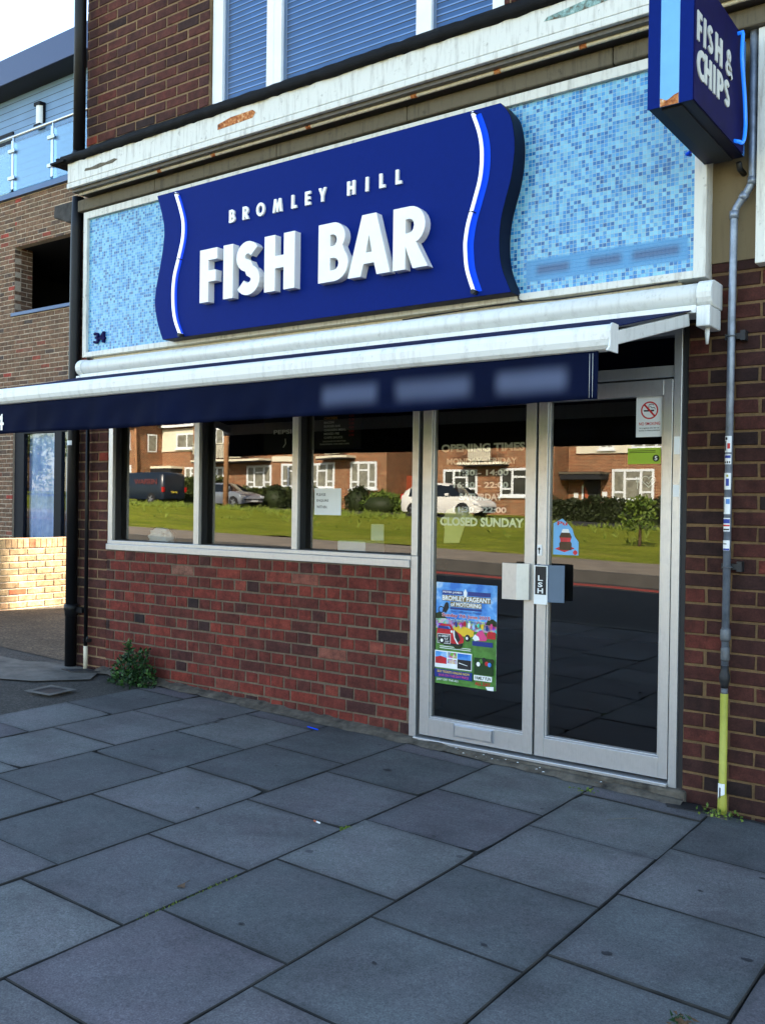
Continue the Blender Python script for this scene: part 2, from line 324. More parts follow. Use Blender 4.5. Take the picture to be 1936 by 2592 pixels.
# ---------------------------------------------------------------- mesh helpers
class MB:
    def __init__(s): s.v = []; s.f = []; s.m = []; s.mats = []; s.rnd = []; s.cur = 0; s.r = .5; s.sm = []; s.smooth = False
    def mat(s, m):
        if m not in s.mats: s.mats.append(m)
        s.cur = s.mats.index(m); return s
    def face(s, idx): s.f.append(tuple(idx)); s.m.append(s.cur); s.rnd.append(s.r); s.sm.append(s.smooth)
    def quad(s, a, b, c, d):
        k = len(s.v); s.v += [tuple(a), tuple(b), tuple(c), tuple(d)]; s.face((k, k+1, k+2, k+3))
    def poly(s, pts):
        k = len(s.v); s.v += [tuple(p) for p in pts]; s.face(range(k, k+len(pts)))
    def box(s, x0, x1, y0, y1, z0, z1):
        k = len(s.v)
        s.v += [(x0, y0, z0), (x1, y0, z0), (x1, y1, z0), (x0, y1, z0), (x0, y0, z1), (x1, y0, z1), (x1, y1, z1), (x0, y1, z1)]
        for q in ((0, 3, 2, 1), (4, 5, 6, 7), (0, 1, 5, 4), (1, 2, 6, 5), (2, 3, 7, 6), (3, 0, 4, 7)): s.face([k+i for i in q])
        return s
    def prism(s, pts, fn, a, b):                      # polygon pts (CCW) swept from a to b through fn(u, v, w)
        n = len(pts); k = len(s.v)
        s.v += [tuple(fn(u, v, a)) for u, v in pts] + [tuple(fn(u, v, b)) for u, v in pts]
        s.face(range(k+n-1, k-1, -1)); s.face(range(k+n, k+2*n))
        for i in range(n): j = (i+1) % n; s.face((k+i, k+j, k+n+j, k+n+i))
        return s
    def tube(s, pts, r, seg=12, cap=True):
        pts = [Vector(p) for p in pts]; rr = r if isinstance(r, (list, tuple)) else [r]*len(pts)
        k0 = len(s.v); n = len(pts); prev = None; sm = s.smooth; s.smooth = True
        for i, p in enumerate(pts):
            d = (pts[min(i+1, n-1)]-pts[max(i-1, 0)])
            if d.length < 1e-9: d = Vector((0, 0, 1))
            d.normalize()
            if prev is None:
                a = Vector((0, 0, 1)) if abs(d.z) < .9 else Vector((1, 0, 0)); u = d.cross(a).normalized()
            else: u = (prev-d*prev.dot(d)).normalized()
            prev = u; v = d.cross(u)
            for j in range(seg):
                t = 2*math.pi*j/seg; s.v.append(tuple(p+(u*math.cos(t)+v*math.sin(t))*rr[i]))
        for i in range(n-1):
            for j in range(seg): a = k0+i*seg+j; b = k0+i*seg+(j+1) % seg; s.face((a, b, b+seg, a+seg))
        s.smooth = False
        if cap: s.face([k0+j for j in range(seg-1, -1, -1)]); s.face([k0+(n-1)*seg+j for j in range(seg)])
        s.smooth = sm; return s
    def add(s, verts, faces, fn):
        k = len(s.v); s.v += [tuple(fn(*p)) for p in verts]
        for f in faces: s.face([k+i for i in f])
    def build(s, name, mat=None, parent=None, bevel=0, kind=None, fix=False):
        if mat is not None and not s.mats: s.mats = [mat]
        o = Vector((0, 0, 0))
        p = parent
        while p is not None: o = o+p.location; p = p.parent
        me = bpy.data.meshes.new(name)
        me.from_pydata([(a-o.x, b-o.y, c-o.z) for a, b, c in s.v], [], s.f)
        for m in s.mats: me.materials.append(m)
        me.polygons.foreach_set('material_index', s.m)
        me.polygons.foreach_set('use_smooth', s.sm)
        a = me.attributes.new('rnd', 'FLOAT', 'FACE'); a.data.foreach_set('value', s.rnd)
        if fix:
            bm = bmesh.new(); bm.from_mesh(me); bmesh.ops.recalc_face_normals(bm, faces=bm.faces); bm.to_mesh(me); bm.free()
        me.update()
        ob = bpy.data.objects.new(name, me); C.objects.link(ob)
        if parent is not None: ob.parent = parent
        if kind: ob['kind'] = kind
        if bevel:
            b = ob.modifiers.new('bevel', 'BEVEL'); b.width = bevel; b.segments = 2; b.limit_method = 'ANGLE'; b.angle_limit = R(40)
        return ob

def thing(name, label, cat, loc=(0, 0, 0), group=None):
    o = bpy.data.objects.new(name, None); C.objects.link(o); o.location = loc; o['label'] = label; o['category'] = cat
    o.empty_display_size = .1
    if group: o['group'] = group
    return o
def tag(o, label, cat, group=None):
    o['label'] = label; o['category'] = cat
    if group: o['group'] = group
    return o

def curve_mesh(data):
    ob = bpy.data.objects.new('tmp', data); me = bpy.data.meshes.new_from_object(ob)
    vs = [tuple(v.co) for v in me.vertices]; fs = [tuple(p.vertices) for p in me.polygons]
    bpy.data.objects.remove(ob); bpy.data.meshes.remove(me); return vs, fs
def text_geo(body, size=1, bold=0.0, extrude=0.0, sx=1.0, track=1.0, align='LEFT', lead=1.0):
    d = bpy.data.curves.new('tmp_text', 'FONT'); d.body = body; d.size = size; d.offset = bold; d.extrude = extrude; d.space_character = track
    d.align_x = align; d.resolution_u = 3; d.space_line = lead
    vs, fs = curve_mesh(d); bpy.data.curves.remove(d)
    return [(x*sx, y, z) for x, y, z in vs], fs
def bbox(vs): xs = [v[0] for v in vs]; ys = [v[1] for v in vs]; return min(xs), max(xs), min(ys), max(ys)
def text_fit(mb, body, x0, x1, z0, z1, y, bold=.02, extrude=0, mirror=False, track=1.0, fn=None):
    vs, fs = text_geo(body, 1, bold, extrude, track=track)
    a, b, c, d = bbox(vs)
    def f(u, v, w):
        t = (u-a)/(b-a); s = (v-c)/(d-c)
        X = x0+(x1-x0)*t; Z = z0+(z1-z0)*s
        return (X, y-w, Z) if fn is None else fn(X, Z, w)
    mb.add(vs, fs, f)

def arc(cx, cy, rx, ry, a0, a1, n=10): return [(cx+rx*math.cos(R(a0+(a1-a0)*i/n)), cy+ry*math.sin(R(a0+(a1-a0)*i/n))) for i in range(n+1)]
def stroke(pts, w):                                     # thick polyline as one closed outline
    L, Rr = [], []
    for i, p in enumerate(pts):
        a = pts[max(i-1, 0)]; b = pts[min(i+1, len(pts)-1)]
        d = Vector((b[0]-a[0], b[1]-a[1])).normalized(); nx, ny = -d.y, d.x
        L.append((p[0]+nx*w/2, p[1]+ny*w/2)); Rr.append((p[0]-nx*w/2, p[1]-ny*w/2))
    return L+Rr[::-1]
W_ = .25
def glyph(c, w=W_):                                     # bold geometric capitals, height 1
    if c == 'I': return [[(0, 0), (w, 0), (w, 1), (0, 1)]], w
    if c == 'L': return [[(0, 0), (.5, 0), (.5, .21), (w, .21), (w, 1), (0, 1)]], .5
    if c == 'F': return [[(0, 0), (w, 0), (w, .38), (.46, .38), (.46, .59), (w, .59), (w, .79), (.5, .79), (.5, 1), (0, 1)]], .5
    if c == 'E': return [[(0, 0), (.52, 0), (.52, .21), (w, .21), (w, .4), (.49, .4), (.49, .6), (w, .6), (w, .79), (.52, .79), (.52, 1), (0, 1)]], .52
    if c == 'H': return [[(0, 0), (w, 0), (w, .4), (.7-w, .4), (.7-w, 0), (.7, 0), (.7, 1), (.7-w, 1), (.7-w, .62), (w, .62), (w, 1), (0, 1)]], .7
    if c == 'A': return [[(0, 0), (.26, 0), (.315, .2), (.525, .2), (.58, 0), (.84, 0), (.56, 1), (.28, 1)], [(.36, .38), (.42, .66), (.48, .38)]], .84
    if c == 'B':
        o = [(0, 0)]+arc(.33, .29, .30, .29, -90, 40)+arc(.31, .75, .25, .25, -38, 90)+[(0, 1)]
        return [o, [(w, .19)]+arc(.33, .295, .1, .105, -90, 90, 6)+[(w, .40)], [(w, .6)]+arc(.31, .7, .08, .1, -90, 90, 6)+[(w, .8)]], .63
    if c == 'P':
        o = [(0, 0), (w, 0), (w, .35)]+arc(.31, .675, .31, .325, -90, 90)+[(0, 1)]
        return [o, [(w, .55)]+arc(.3, .675, .1, .125, -90, 90, 6)+[(w, .8)]], .62
    if c == 'R':
        o = [(0, 0), (w, 0), (w, .37), (.4, 0), (.7, 0), (.46, .42)]+arc(.33, .69, .31, .31, -55, 90)+[(0, 1)]
        return [o, [(w, .57)]+arc(.32, .69, .1, .115, -90, 90, 6)+[(w, .8)]], .68
    if c == 'O': return [arc(.5, .5, .5, .52, 0, 350, 27), arc(.5, .5, .25, .29, 0, 350, 23)], 1.0
    if c == 'C':
        return [stroke(arc(.46, .5, .34, .40, 52, 308, 24), w)], .72
    if c == 'S':
        p = arc(.3, .715, .185, .165, 28, 270, 14)+arc(.3, .285, .20, .165, 90, -152, 14)
        p = [q for i, q in enumerate(p) if i != 15]
        return [stroke(p, w*.9)], .6
    if c == 'M': return [[(0, 0), (.24, 0), (.29, .52), (.46, 0), (.6, 0), (.77, .52), (.82, 0), (1.06, 0), (.9, 1), (.68, 1), (.53, .5), (.38, 1), (.16, 1)]], 1.06
    if c == 'Y': return [[(.26, 0), (.52, 0), (.52, .42), (.8, 1), (.52, 1), (.39, .66), (.26, 1), (-.02, 1), (.26, .42)]], .78
    if c == '&':
        p = [(.74, .04), (.28, .60)]+arc(.36, .76, .13, .135, 200, -20, 10)+[(.46, .66), (.22, .45)]+arc(.28, .26, .17, .165, 130, 290, 8)+[(.5, .18), (.62, .42)]
        return [stroke(p, .17)], .78
def glyph_geo(c, depth, w=W_):
    polys, adv = glyph(c, w)
    d = bpy.data.curves.new('tmp_glyph', 'CURVE'); d.dimensions = '2D'; d.fill_mode = 'BOTH'; d.extrude = depth/2
    for p in polys:
        sp = d.splines.new('POLY'); sp.points.add(len(p)-1); sp.use_cyclic_u = True
        for q, pt in zip(p, sp.points): pt.co = (q[0], q[1], 0, 1)
    vs, fs = curve_mesh(d); bpy.data.curves.remove(d); return vs, fs, adv

def leaf_cloud(mb, n, fn, size, aspect=.5):              # many leaf faces; fn() -> point
    for _ in range(n):
        p = fn(); d = Vector((random.gauss(0, 1), random.gauss(0, 1), random.gauss(.3, .8))).normalized()
        e = d.cross(Vector((random.gauss(0, 1), random.gauss(0, 1), random.gauss(0, 1)))).normalized()
        L = size*random.uniform(.6, 1.4); w = L*aspect; p = Vector(p); mb.r = random.random()
        mb.poly([p, p+d*L*.45+e*w*.5, p+d*L, p+d*L*.45-e*w*.5])

# ---------------------------------------------------------------- ground
def cl(v, a, b): return max(a, min(b, v))
def gz(x, y):
    """height of the ground: near pavement falls to the right, far side rises away from the road"""
    x = cl(x, -95, 40)
    if y >= -5.6: return -.03*(x+3.09)
    t = cl((-5.6-y)/5.0, 0, 1); s = -.03+.008*t
    base = s*(x+3.09)
    pts = [(-5.6, 0), (-5.75, -.12), (-8.4, -.02), (-11.2, -.06), (-11.35, .06), (-15, .12), (-22, .26), (-30, .42), (-40, .46), (-400, .46)]
    for (a, h), (b, k) in zip(pts, pts[1:]):
        if b <= y <= a: return base+h+(k-h)*(a-y)/(a-b)
    return base
def sheet(name, m, xs, ys, dz=0, bump=0, kind='structure'):
    mb = MB().mat(m); nx, ny = len(xs), len(ys)
    for y in ys:
        for x in xs: mb.v.append((x, y, gz(x, y)+dz+(random.uniform(-bump, bump) if bump else 0)))
    for j in range(ny-1):
        for i in range(nx-1):
            a = j*nx+i; mb.face((a, a+1, a+nx+1, a+nx)) if ys[1] > ys[0] else mb.face((a, a+nx, a+nx+1, a+1))
    return mb.build(name, kind=kind)
def lin(a, b, n): return [a+(b-a)*i/n for i in range(n+1)]
XS = lin(-95, 40, 27)
sheet('ground', M['joint'], [-700, -300, -95]+lin(-90, 35, 10)+[40, 300, 700], [-700, -250, -60, -40, -30, -22, -15, -11.4, -11.2, -8.4, -5.75, -5.6, 0, 30, 250, 700], -.14)
sheet('road', M['road'], XS, [-11.24, -11.2, -10.6, -8.4, -7, -5.76])
def strip(name, m, y0, y1, h):
    mb = MB().mat(m)
    for a, b in zip(XS, XS[1:]):
        z0, z1 = gz(a, y0)+h, gz(b, y0)+h
        mb.quad((a, y0, z0), (b, y0, z1), (b, y1, z1), (a, y1, z0)); mb.quad((a, y0, z0-.3), (b, y0, z1-.3), (b, y0, z1), (a, y0, z0)); mb.quad((b, y1, z1-.3), (a, y1, z0-.3), (a, y1, z0), (b, y1, z1))
    return mb.build(name, kind='structure')
strip('near_kerb', M['kerb'], -5.75, -5.6, .125)
strip('far_kerb', M['kerb'], -11.38, -11.25, .13)
strip('red_line', M['red_line'], -10.98, -10.86, .012)
strip('second_red_line', M['red_line'], -11.16, -11.06, .012)
sheet('far_pavement', M['path_far'], XS, [-15.0, -13, -11.38], .035)
sheet('grass_verge', M['grass'], lin(-95, 40, 135), lin(-30.4, -15.0, 22), .03, .05)
sheet('service_road', M['road'], XS, [-36, -33, -30.4], .02)
sheet('front_gardens', M['grass'], lin(-95, 40, 90), lin(-60, -36, 12), .05, .03)
def tufts():
    mb = MB().mat(M['blade'])
    for _ in range(1300):
        x = random.uniform(-52, -6); y = random.choice([random.uniform(-30.3, -28.6), random.uniform(-30.3, -28.6), random.uniform(-30, -20)])
        if random.random() < .5: x = random.choice([-37.5, -33.5, -29.5, -40, -44.5, -25, -18])+random.gauss(0, 1.0); y = random.uniform(-30.2, -27.5)
        z = gz(x, y)+.02; h = random.uniform(.08, .30)
        for _ in range(4):
            a = random.uniform(0, 6.28); l = random.uniform(.05, .22); w = .03; mb.r = random.random()
            mb.poly([(x-w, y, z), (x+w, y, z), (x+math.cos(a)*l, y+math.sin(a)*l, z+h*random.uniform(.7, 1.2))])
    o = mb.build('long_grass', kind='stuff'); tag(o, 'long unmown grass tufts along the far edge of the verge', 'grass')
tufts()

# paving slabs (one pavement surface, each slab real)
def pavement():
    mb = MB().mat(M['slab']); edge = []
    xs = [-5.40, -4.915, -4.325, -3.74, -3.145, -2.552, -1.957, -1.352]+[-1.352+.594*i for i in range(1, 14)]
    def slab(x0, x1, y0, y1, r=None):
        g = .0029; x0 += g*random.uniform(.4, 1.7); x1 -= g*random.uniform(.4, 1.7); y0 += g*random.uniform(.4, 1.7); y1 -= g*random.uniform(.4, 1.7)
        if x1-x0 < .03 or y1-y0 < .03: return
        mb.r = random.random() if r is None else r; c = .0032; h = random.uniform(-.002, .002); tx, ty = random.uniform(-.003, .003), random.uniform(-.003, .003)
        Z = lambda x, y: gz(x, y)+h+tx*(x-x0)+ty*(y-y0)
        j = lambda k_=.0018: random.uniform(-k_, k_)
        def loop(ins, jit):
            pts = []
            X0, X1, Y0, Y1 = x0+ins, x1-ins, y0+ins, y1-ins
            for (ax, ay), (bx, by) in (((X0, Y0), (X1, Y0)), ((X1, Y0), (X1, Y1)), ((X1, Y1), (X0, Y1)), ((X0, Y1), (X0, Y0))):
                for t in (0, .2, .4, .6, .8): pts.append((ax+(bx-ax)*t+j(jit), ay+(by-ay)*t+j(jit)))
            return pts
        out = loop(0, .0016); top = [(px_+(.5*(x0+x1)-px_)*.012+j(.0008), py_+(.5*(y0+y1)-py_)*.012+j(.0008)) for px_, py_ in out]
        if random.random() < .35:                                     # a chipped corner
            q = random.choice((0, 5, 10, 15)); r_ = random.uniform(.03, .07); top[q] = (top[q][0]+(.5*(x0+x1)-top[q][0])*r_, top[q][1]+(.5*(y0+y1)-top[q][1])*r_); out[q] = top[q]
        m_ = min(.035, (x1-x0)*.2, (y1-y0)*.2); inner = loop(m_+random.uniform(0, .006), .004); n_ = len(out); k = len(mb.v)
        mb.v += [(x, y, Z(x, y)) for x, y in inner]+[(x, y, Z(x, y)) for x, y in top]+[(x, y, Z(x, y)-c) for x, y in out]+[(x, y, Z(x, y)-.05) for x, y in out]
        edge.extend([0.0]*n_+[1.0]*(3*n_))
        mb.face(range(k, k+n_))
        for i in range(n_): q = (i+1) % n_; mb.face((k+n_+i, k+n_+q, k+q, k+i))
        mb.mat(M['joint'])
        for i in range(n_): q = (i+1) % n_; mb.face((k+2*n_+i, k+2*n_+q, k+n_+q, k+n_+i)); mb.face((k+3*n_+i, k+3*n_+q, k+2*n_+q, k+2*n_+i))
        mb.mat(M['slab'])
    for c, (a, b) in enumerate(zip(xs, xs[1:])):
        ph = -.075 if c % 2 == 1 else -.235
        y = ph
        if ph < -.2: slab(a, b, ph, -.085, .75)
        while y > -5.5: slab(a, b, max(y-.602, -5.6), y); y -= .602
    mb.mat(M['gum'])
    for x, y, r_ in ((-2.914, -.602, .028), (-1.195, -1.754, .022), (-.817, -1.489, .018), (-1.54, -1.968, .014), (-1.11, -1.042, .012), (-4.336, -.443, .024), (-4.298, -.532, .02), (-3.221, -1.685, .014), (-2.258, -2.382, .013), (-4.1, -1.2, .016), (-2.2, -1.25, .010), (-3.4, -.95, .012), (-1.75, -2.3, .010), (-.95, -.75, .014), (-2.0, -.6, .011)):
        n_ = 11; mb.r = .1; k = len(mb.v)
        mb.v += [(x+r_*.8*random.uniform(.6, 1.2)*math.cos(6.283*i/n_)*1.3, y+r_*.7*random.uniform(.6, 1.2)*math.sin(6.283*i/n_), gz(x, y)+.0042) for i in range(n_)]; mb.face(range(k, k+n_))
    o = mb.build('pavement', kind='structure'); edge += [0.0]*(len(mb.v)-len(edge))
    at_ = o.data.attributes.new('edge', 'FLOAT', 'POINT'); at_.data.foreach_set('value', edge); return o
pavement()
sheet('pavement_bed', M['joint'], [-5.42, -3, 0, 3, 6.4], [-5.6, -2, 0.02], -.016)
# concrete fillet at the foot of the shop wall
def fillet():
    mb = MB().mat(M['concrete_old'])
    xs = lin(-6.1, -1.5, 60)
    pr = []
    for x in xs:
        e = random.uniform(-.02, .02); h = .045+random.uniform(-.012, .012) if x < -3.2 else .03+random.uniform(-.01, .01)
        pr.append([(x, -.095+e, gz(x, 0)+.002), (x, -.05+e*.5, gz(x, 0)+.02+random.uniform(-.006, .006)), (x, .06, gz(x, 0)+h)])
    for a, b in zip(pr, pr[1:]):
        for i in range(2): mb.quad(a[i], b[i], b[i+1], a[i+1])
    return mb.build('wall_footing', kind='structure')
fillet()
# driveway on the left
def driveway():
    def ply(name, m, pts, dz):
        mb = MB().mat(m); mb.poly([(x, y, gz(x, y)+dz) for x, y in pts]); mb.build(name, kind='structure')
    ply('driveway', M['asphalt_brown'], [(-40, .05), (-6.75, .05), (-6.45, .08), (-6.45, 30), (-40, 30)], -.012)
    ply('asphalt_patch', M['asphalt'], [(-40, -5.6), (-5.41, -5.6), (-5.41, -.10), (-6.07, -.02), (-6.44, -.02), (-6.44, .3), (-40, .3)], -.0165)
    ply('concrete_apron', M['concrete'], [(-12, -1.4), (-6.82, -.96), (-6.13, -.60), (-5.9, -.27), (-6.1, -.03), (-6.44, -.03), (-6.44, .09), (-6.82, -.2), (-12, -.6)], -.004)
driveway()

# ---------------------------------------------------------------- brick walls with real bricks
def bricks(mb, u0, u1, z0, z1, fn, matb, course=.0776, L=.238, bond='stretcher', z_ref=0.0, u_ref=0.0, j=.013, depth=.006):
    """fn(u, d, z): u along wall, d outwards depth. One rectangle of laid bricks in front of a mortar bed at d = -depth."""
    mb.mat(matb)
    k0 = math.floor((z0-z_ref)/course+1e-6); k1 = math.ceil((z1-z_ref)/course-1e-6)
    for k in range(k0, k1):
        a = max(z0, z_ref+k*course+j/2); b = min(z1, z_ref+(k+1)*course-j/2)
        if b-a < .008: continue
        if bond == 'stretcher': l = L; off = (k % 2)*L/2
        else:
            head = (k % 2 == 0); l = L/2 if head else L; off = L/4 if head else 0
        i0 = math.floor((u0-u_ref-off)/l)-1; i1 = math.ceil((u1-u_ref-off)/l)+1
        for i in range(i0, i1):
            p = max(u0, u_ref+off+i*l+j/2); q = min(u1, u_ref+off+(i+1)*l-j/2)
            if q-p < .012: continue
            mb.r = cl(random.gauss(.5, .21), 0, 1); e = random.uniform(-.0015, .0015); c = .0035
            J = lambda k: random.uniform(-k, k)
            p2, q2, a2, b2 = p+J(.0025), q+J(.0025), a+J(.0018), b+J(.0018)
            n = len(mb.v); ou = [(p2+J(.002), a2+J(.0015)), (q2+J(.002), a2+J(.0015)), (q2+J(.002), b2+J(.0015)), (p2+J(.002), b2+J(.0015))]; fr = [(u_+c*sx_, v_+c*sy_) for (u_, v_), (sx_, sy_) in zip(ou, ((1, 1), (-1, 1), (-1, -1), (1, -1)))]
            mb.v += [tuple(fn(u, e, z)) for u, z in fr]+[tuple(fn(u, e-c, z)) for u, z in ou]+[tuple(fn(u, -depth-.002, z)) for u, z in ou]
            mb.face((n, n+1, n+2, n+3))
            for t in range(4): s = (t+1) % 4; mb.face((n+4+t, n+4+s, n+s, n+t)); mb.face((n+8+t, n+8+s, n+4+s, n+4+t))
front = lambda u, d, z: (u, -d, z)

# ================================================================ the fish bar building
shop = thing('shop_building', 'two storey dark brick fish bar building with shop window and glazed double doors', 'building', (-3.8, 0, 0))
def wall(name, rects, mb_, mo, **kw):
    m = MB()
    for r in rects: bricks(m, *r, front, mb_, **kw)
    m.mat(mo)
    for (a, b, c, d) in rects: m.box(a, b, .006, .1, c, d)
    return m.build(name, parent=shop)
wall('upper_wall', [(-6.39, -4.995, 4.05, 6.6), (-2.605, 3.0, 4.05, 6.6), (-4.995, -2.605, 5.75, 6.6)], M['brick_dark'], M['mortar_buff'], course=.0771, L=.2305, z_ref=4.19, u_ref=-6.139)
wall('side_pier', [(-6.46, -6.075, -.1, 2.45), (-6.46, -6.28, 2.45, 3.8)], M['brick_dark'], M['mortar_buff'], z_ref=.03, u_ref=-6.19, L=.234)
wall('stall_riser', [(-6.075, -3.192, -.12, 1.043)], M['brick_red'], M['mortar_grey'], course=.0782, L=.236, bond='english', z_ref=.0255, u_ref=-3.2)
wall('brick_pier', [(-1.523, 3.0, -.25, 2.635)], M['brick_pier'], M['mortar_tan'], course=.0775, L=.2405, z_ref=.0245, u_ref=-1.42)
MB().mat(M['render_beige']).box(-1.44, 3.0, -.006, .1, 2.636, 3.8).build('render_panel', parent=shop)
# shell: beams; unseen side, back and roof shaped to place the sun shadow edges
mb = MB().mat(M['brick_shell'])
for a_, b_ in ((-6.458, -6.2), (2.75, 3.0)): mb.prism([(.101, -.3), (9.95, -.3), (9.95, 8.1), (.101, 6.55)], lambda u, v, t: (t, u, v), a_, b_)
mb.box(-6.458, 3.0, 9.951, 10.18, -.3, 8.12)
mb.build('unseen_rear_wall', parent=shop)
mb = MB().mat(M['roof_tile'])
mb.prism([(-.35, 6.56), (10.17, 8.14), (10.17, 8.26), (-.35, 6.68)], lambda u, v, t: (t, u, v), -6.455, 3.1)
mb.build('roof', parent=shop)
MB().mat(M['concrete_dark']).box(-6.28, -1.44, .012, .25, 2.34, 3.8).box(-6.39, 3.0, .101, .3, 3.8, 4.05).build('bearer_beam', parent=shop)
# canopy: white fascia board, soffit, flashing, lintel
mb = MB().mat(M['white_paint'])
mb.box(-6.262, 3.0, -.262, -.235, 3.878, 4.03).box(-6.262, 3.0, -.27, -.24, 3.832, 3.872).box(-6.262, -6.235, -.235, -.02, 3.84, 4.03)
fas = mb.build('fascia_board', parent=shop, bevel=.004)
for name, m, pts in (('rust_patch', 'rust', [(-4.62, 3.925), (-4.3, 3.935), (-4.275, 3.965), (-4.3, 3.985), (-4.5, 3.982), (-4.62, 3.96)]),
                     ('flaked_patch', 'flake', [(-2.22, 3.955), (-2.1, 3.945), (-1.86, 3.96), (-1.86, 3.99), (-2.0, 3.995), (-2.2, 3.972)]),
                     ('bare_patch', 'stone', [(-6.05, 3.932), (-5.9, 3.922), (-5.8, 3.93), (-5.72, 3.928), (-5.66, 3.945), (-5.70, 3.957), (-5.8, 3.948), (-5.86, 3.957), (-5.97, 3.945), (-6.04, 3.95)])):
    m2 = MB().mat(M[m]); m2.prism(pts, lambda u, v, t: (u, t, v), -.2622, -.2645); m2.build(name, parent=fas)
mb = MB().mat(M['soffit']); mb.box(-6.235, 3.0, -.235, -.0, 3.81, 3.838); mb.build('soffit', parent=shop)
mb = MB().mat(M['cream_paint']); mb.tube([(-6.2, -.19, 3.803), (3, -.19, 3.803)], .011, 10)
mb.mat(M['rust'])
for x in (-5.3, -4.75, -3.9, -3.1, -2.55, -2.05): mb.tube([(x, -.19, 3.803), (x+.04, -.19, 3.803)], .0125, 10)
mb.build('drip_bead', parent=shop)
mb = MB().mat(M['stone'])
edges = [-6.33, -5.42, -4.22, -3.18, -1.9, 3.0]
for a, b in zip(edges, edges[1:]): mb.box(a+.002, b-.002, -.12, .01, 3.705, 3.795)
mb.build('stone_lintel', parent=shop, bevel=.008)
mb = MB().mat(M['concrete_dark']); mb.prism([(-6.78, 3.86), (-6.79, 3.76), (-6.70, 3.735), (-6.62, 3.70), (-6.50, 3.68), (-6.45, 3.68), (-6.45, 3.86)], lambda u, v, t: (u, t, v), -.02, .2)
mb.build('concrete_stub', parent=shop, bevel=.012)
# lumpy black flashing
mb = MB().mat(M['black_felt']); mb.smooth = True
xs = lin(-6.33, 3.0, 170); n = 8; k0 = 0
for x in xs:
    d = [random.uniform(-.007, .007) for _ in range(n)]
    sec = [(-.005, 4.265), (-.06, 4.20), (-.14, 4.155), (-.235, 4.115), (-.283, 4.088), (-.296, 4.058), (-.285, 4.03), (-.255, 4.026)]
    for (y, z), e in zip(sec, d): mb.v.append((x, y+e*.8, z+e))
for i in range(len(xs)-1):
    for k in range(n-1): a = i*n+k; mb.face((a, a+1, a+n+1, a+n))
mb.smooth = False; mb.box(-6.42, -6.25, -.31, -.14, 4.035, 4.05).box(-6.36, -6.33, -.3, -.25, 4.05, 4.075)
mb.build('felt_flashing', parent=shop, fix=True)
# upper window
def frame_rect(mb, x0, x1, z0, z1, w, y0, y1):
    mb.box(x0, x0+w, y0, y1, z0, z1).box(x1-w, x1, y0, y1, z0, z1).box(x0+w, x1-w, y0, y1, z0, z0+w).box(x0+w, x1-w, y0, y1, z1-w, z1)
mb = MB().mat(M['white_frame']); X = [(-4.985, -4.885), (-4.46, -4.325), (-3.225, -3.115), (-2.695, -2.615)]
for a, b in X: mb.box(a, b, .03, .09, 4.2, 5.75)
for (a, b), (c, d) in zip(X, X[1:]): mb.box(b, c, .03, .09, 4.2, 4.26).box(b, c, .03, .09, 5.67, 5.75)
mb.box(-4.397, -4.392, .027, .03, 4.2, 5.75)
win = mb.build('upper_window', parent=shop, bevel=.004)
for (a, b), (c, d) in zip(X, X[1:]):
    m2 = MB().mat(M['glass_up']); m2.quad((b, .055, 4.26), (c, .055, 4.26), (c, .055, 5.67), (b, .055, 5.67)); m2.build('pane', parent=win)
mb = MB().mat(M['blind'])
z = 4.24
while z < 5.7:
    t = random.uniform(-.0015, .0015)
    for (a, b), (c, d) in zip(X, X[1:]):
        mb.quad((b-.02, .105, z+t), (c+.02, .105, z-t), (c+.02, .112, z+.039-t), (b-.02, .112, z+.039+t))
        mb.mat(M['blind_edge']); mb.quad((b-.02, .104, z+t-.0005), (c+.02, .104, z-t-.0005), (c+.02, .1045, z+.0085-t), (b-.02, .1045, z+.0085+t)); mb.mat(M['blind'])
    z += .0405
mb.build('blind', parent=win)
MB().mat(M['room']).box(-5.6, -2.2, .35, .4, 4.06, 5.8).box(-5.6, -2.2, .101, .35, 5.76, 5.8).build('upper_room', parent=shop)
# interior of the shop
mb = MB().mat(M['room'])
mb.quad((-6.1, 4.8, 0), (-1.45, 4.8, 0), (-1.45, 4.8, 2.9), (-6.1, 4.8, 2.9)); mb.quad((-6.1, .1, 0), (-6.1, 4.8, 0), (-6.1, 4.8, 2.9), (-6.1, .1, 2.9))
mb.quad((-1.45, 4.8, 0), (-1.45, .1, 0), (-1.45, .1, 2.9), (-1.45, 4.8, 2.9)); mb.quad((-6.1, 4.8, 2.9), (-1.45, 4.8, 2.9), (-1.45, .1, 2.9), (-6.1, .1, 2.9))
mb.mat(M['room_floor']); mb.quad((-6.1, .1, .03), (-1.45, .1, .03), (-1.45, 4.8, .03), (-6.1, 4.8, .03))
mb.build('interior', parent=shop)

# shop window
mb = MB().mat(M['alu'])
wx = [(-6.07, -6.018), (-5.1, -5.047), (-4.155, -4.106), (-3.19, -3.145)]
for a, b in wx: mb.box(a, b, .005, .09, 1.118, 2.36)
mb.box(-6.07, -3.192, -.012, .12, 1.045, 1.0905).box(-6.07, -3.192, .003, .12, 1.0905, 1.118)
for (a, b), (c, d) in zip(wx, wx[1:]): mb.box(b, c, .005, .09, 2.3, 2.36)
sw = mb.build('shop_window', parent=shop, bevel=.003)
for (a, b), (c, d) in zip(wx, wx[1:]):
    m2 = MB().mat(M['glass']); m2.quad((b, .088, 1.118), (c, .088, 1.118), (c, .088, 2.3), (b, .088, 2.3)); m2.build('pane', parent=sw)
    m3 = MB().mat(M['gasket']); frame_rect(m3, b, c, 1.118, 2.3, .006, .035, .0872); m3.build('gasket', parent=sw)  # rubber gasket, run deep so its dark colour also gives the reveal its shade
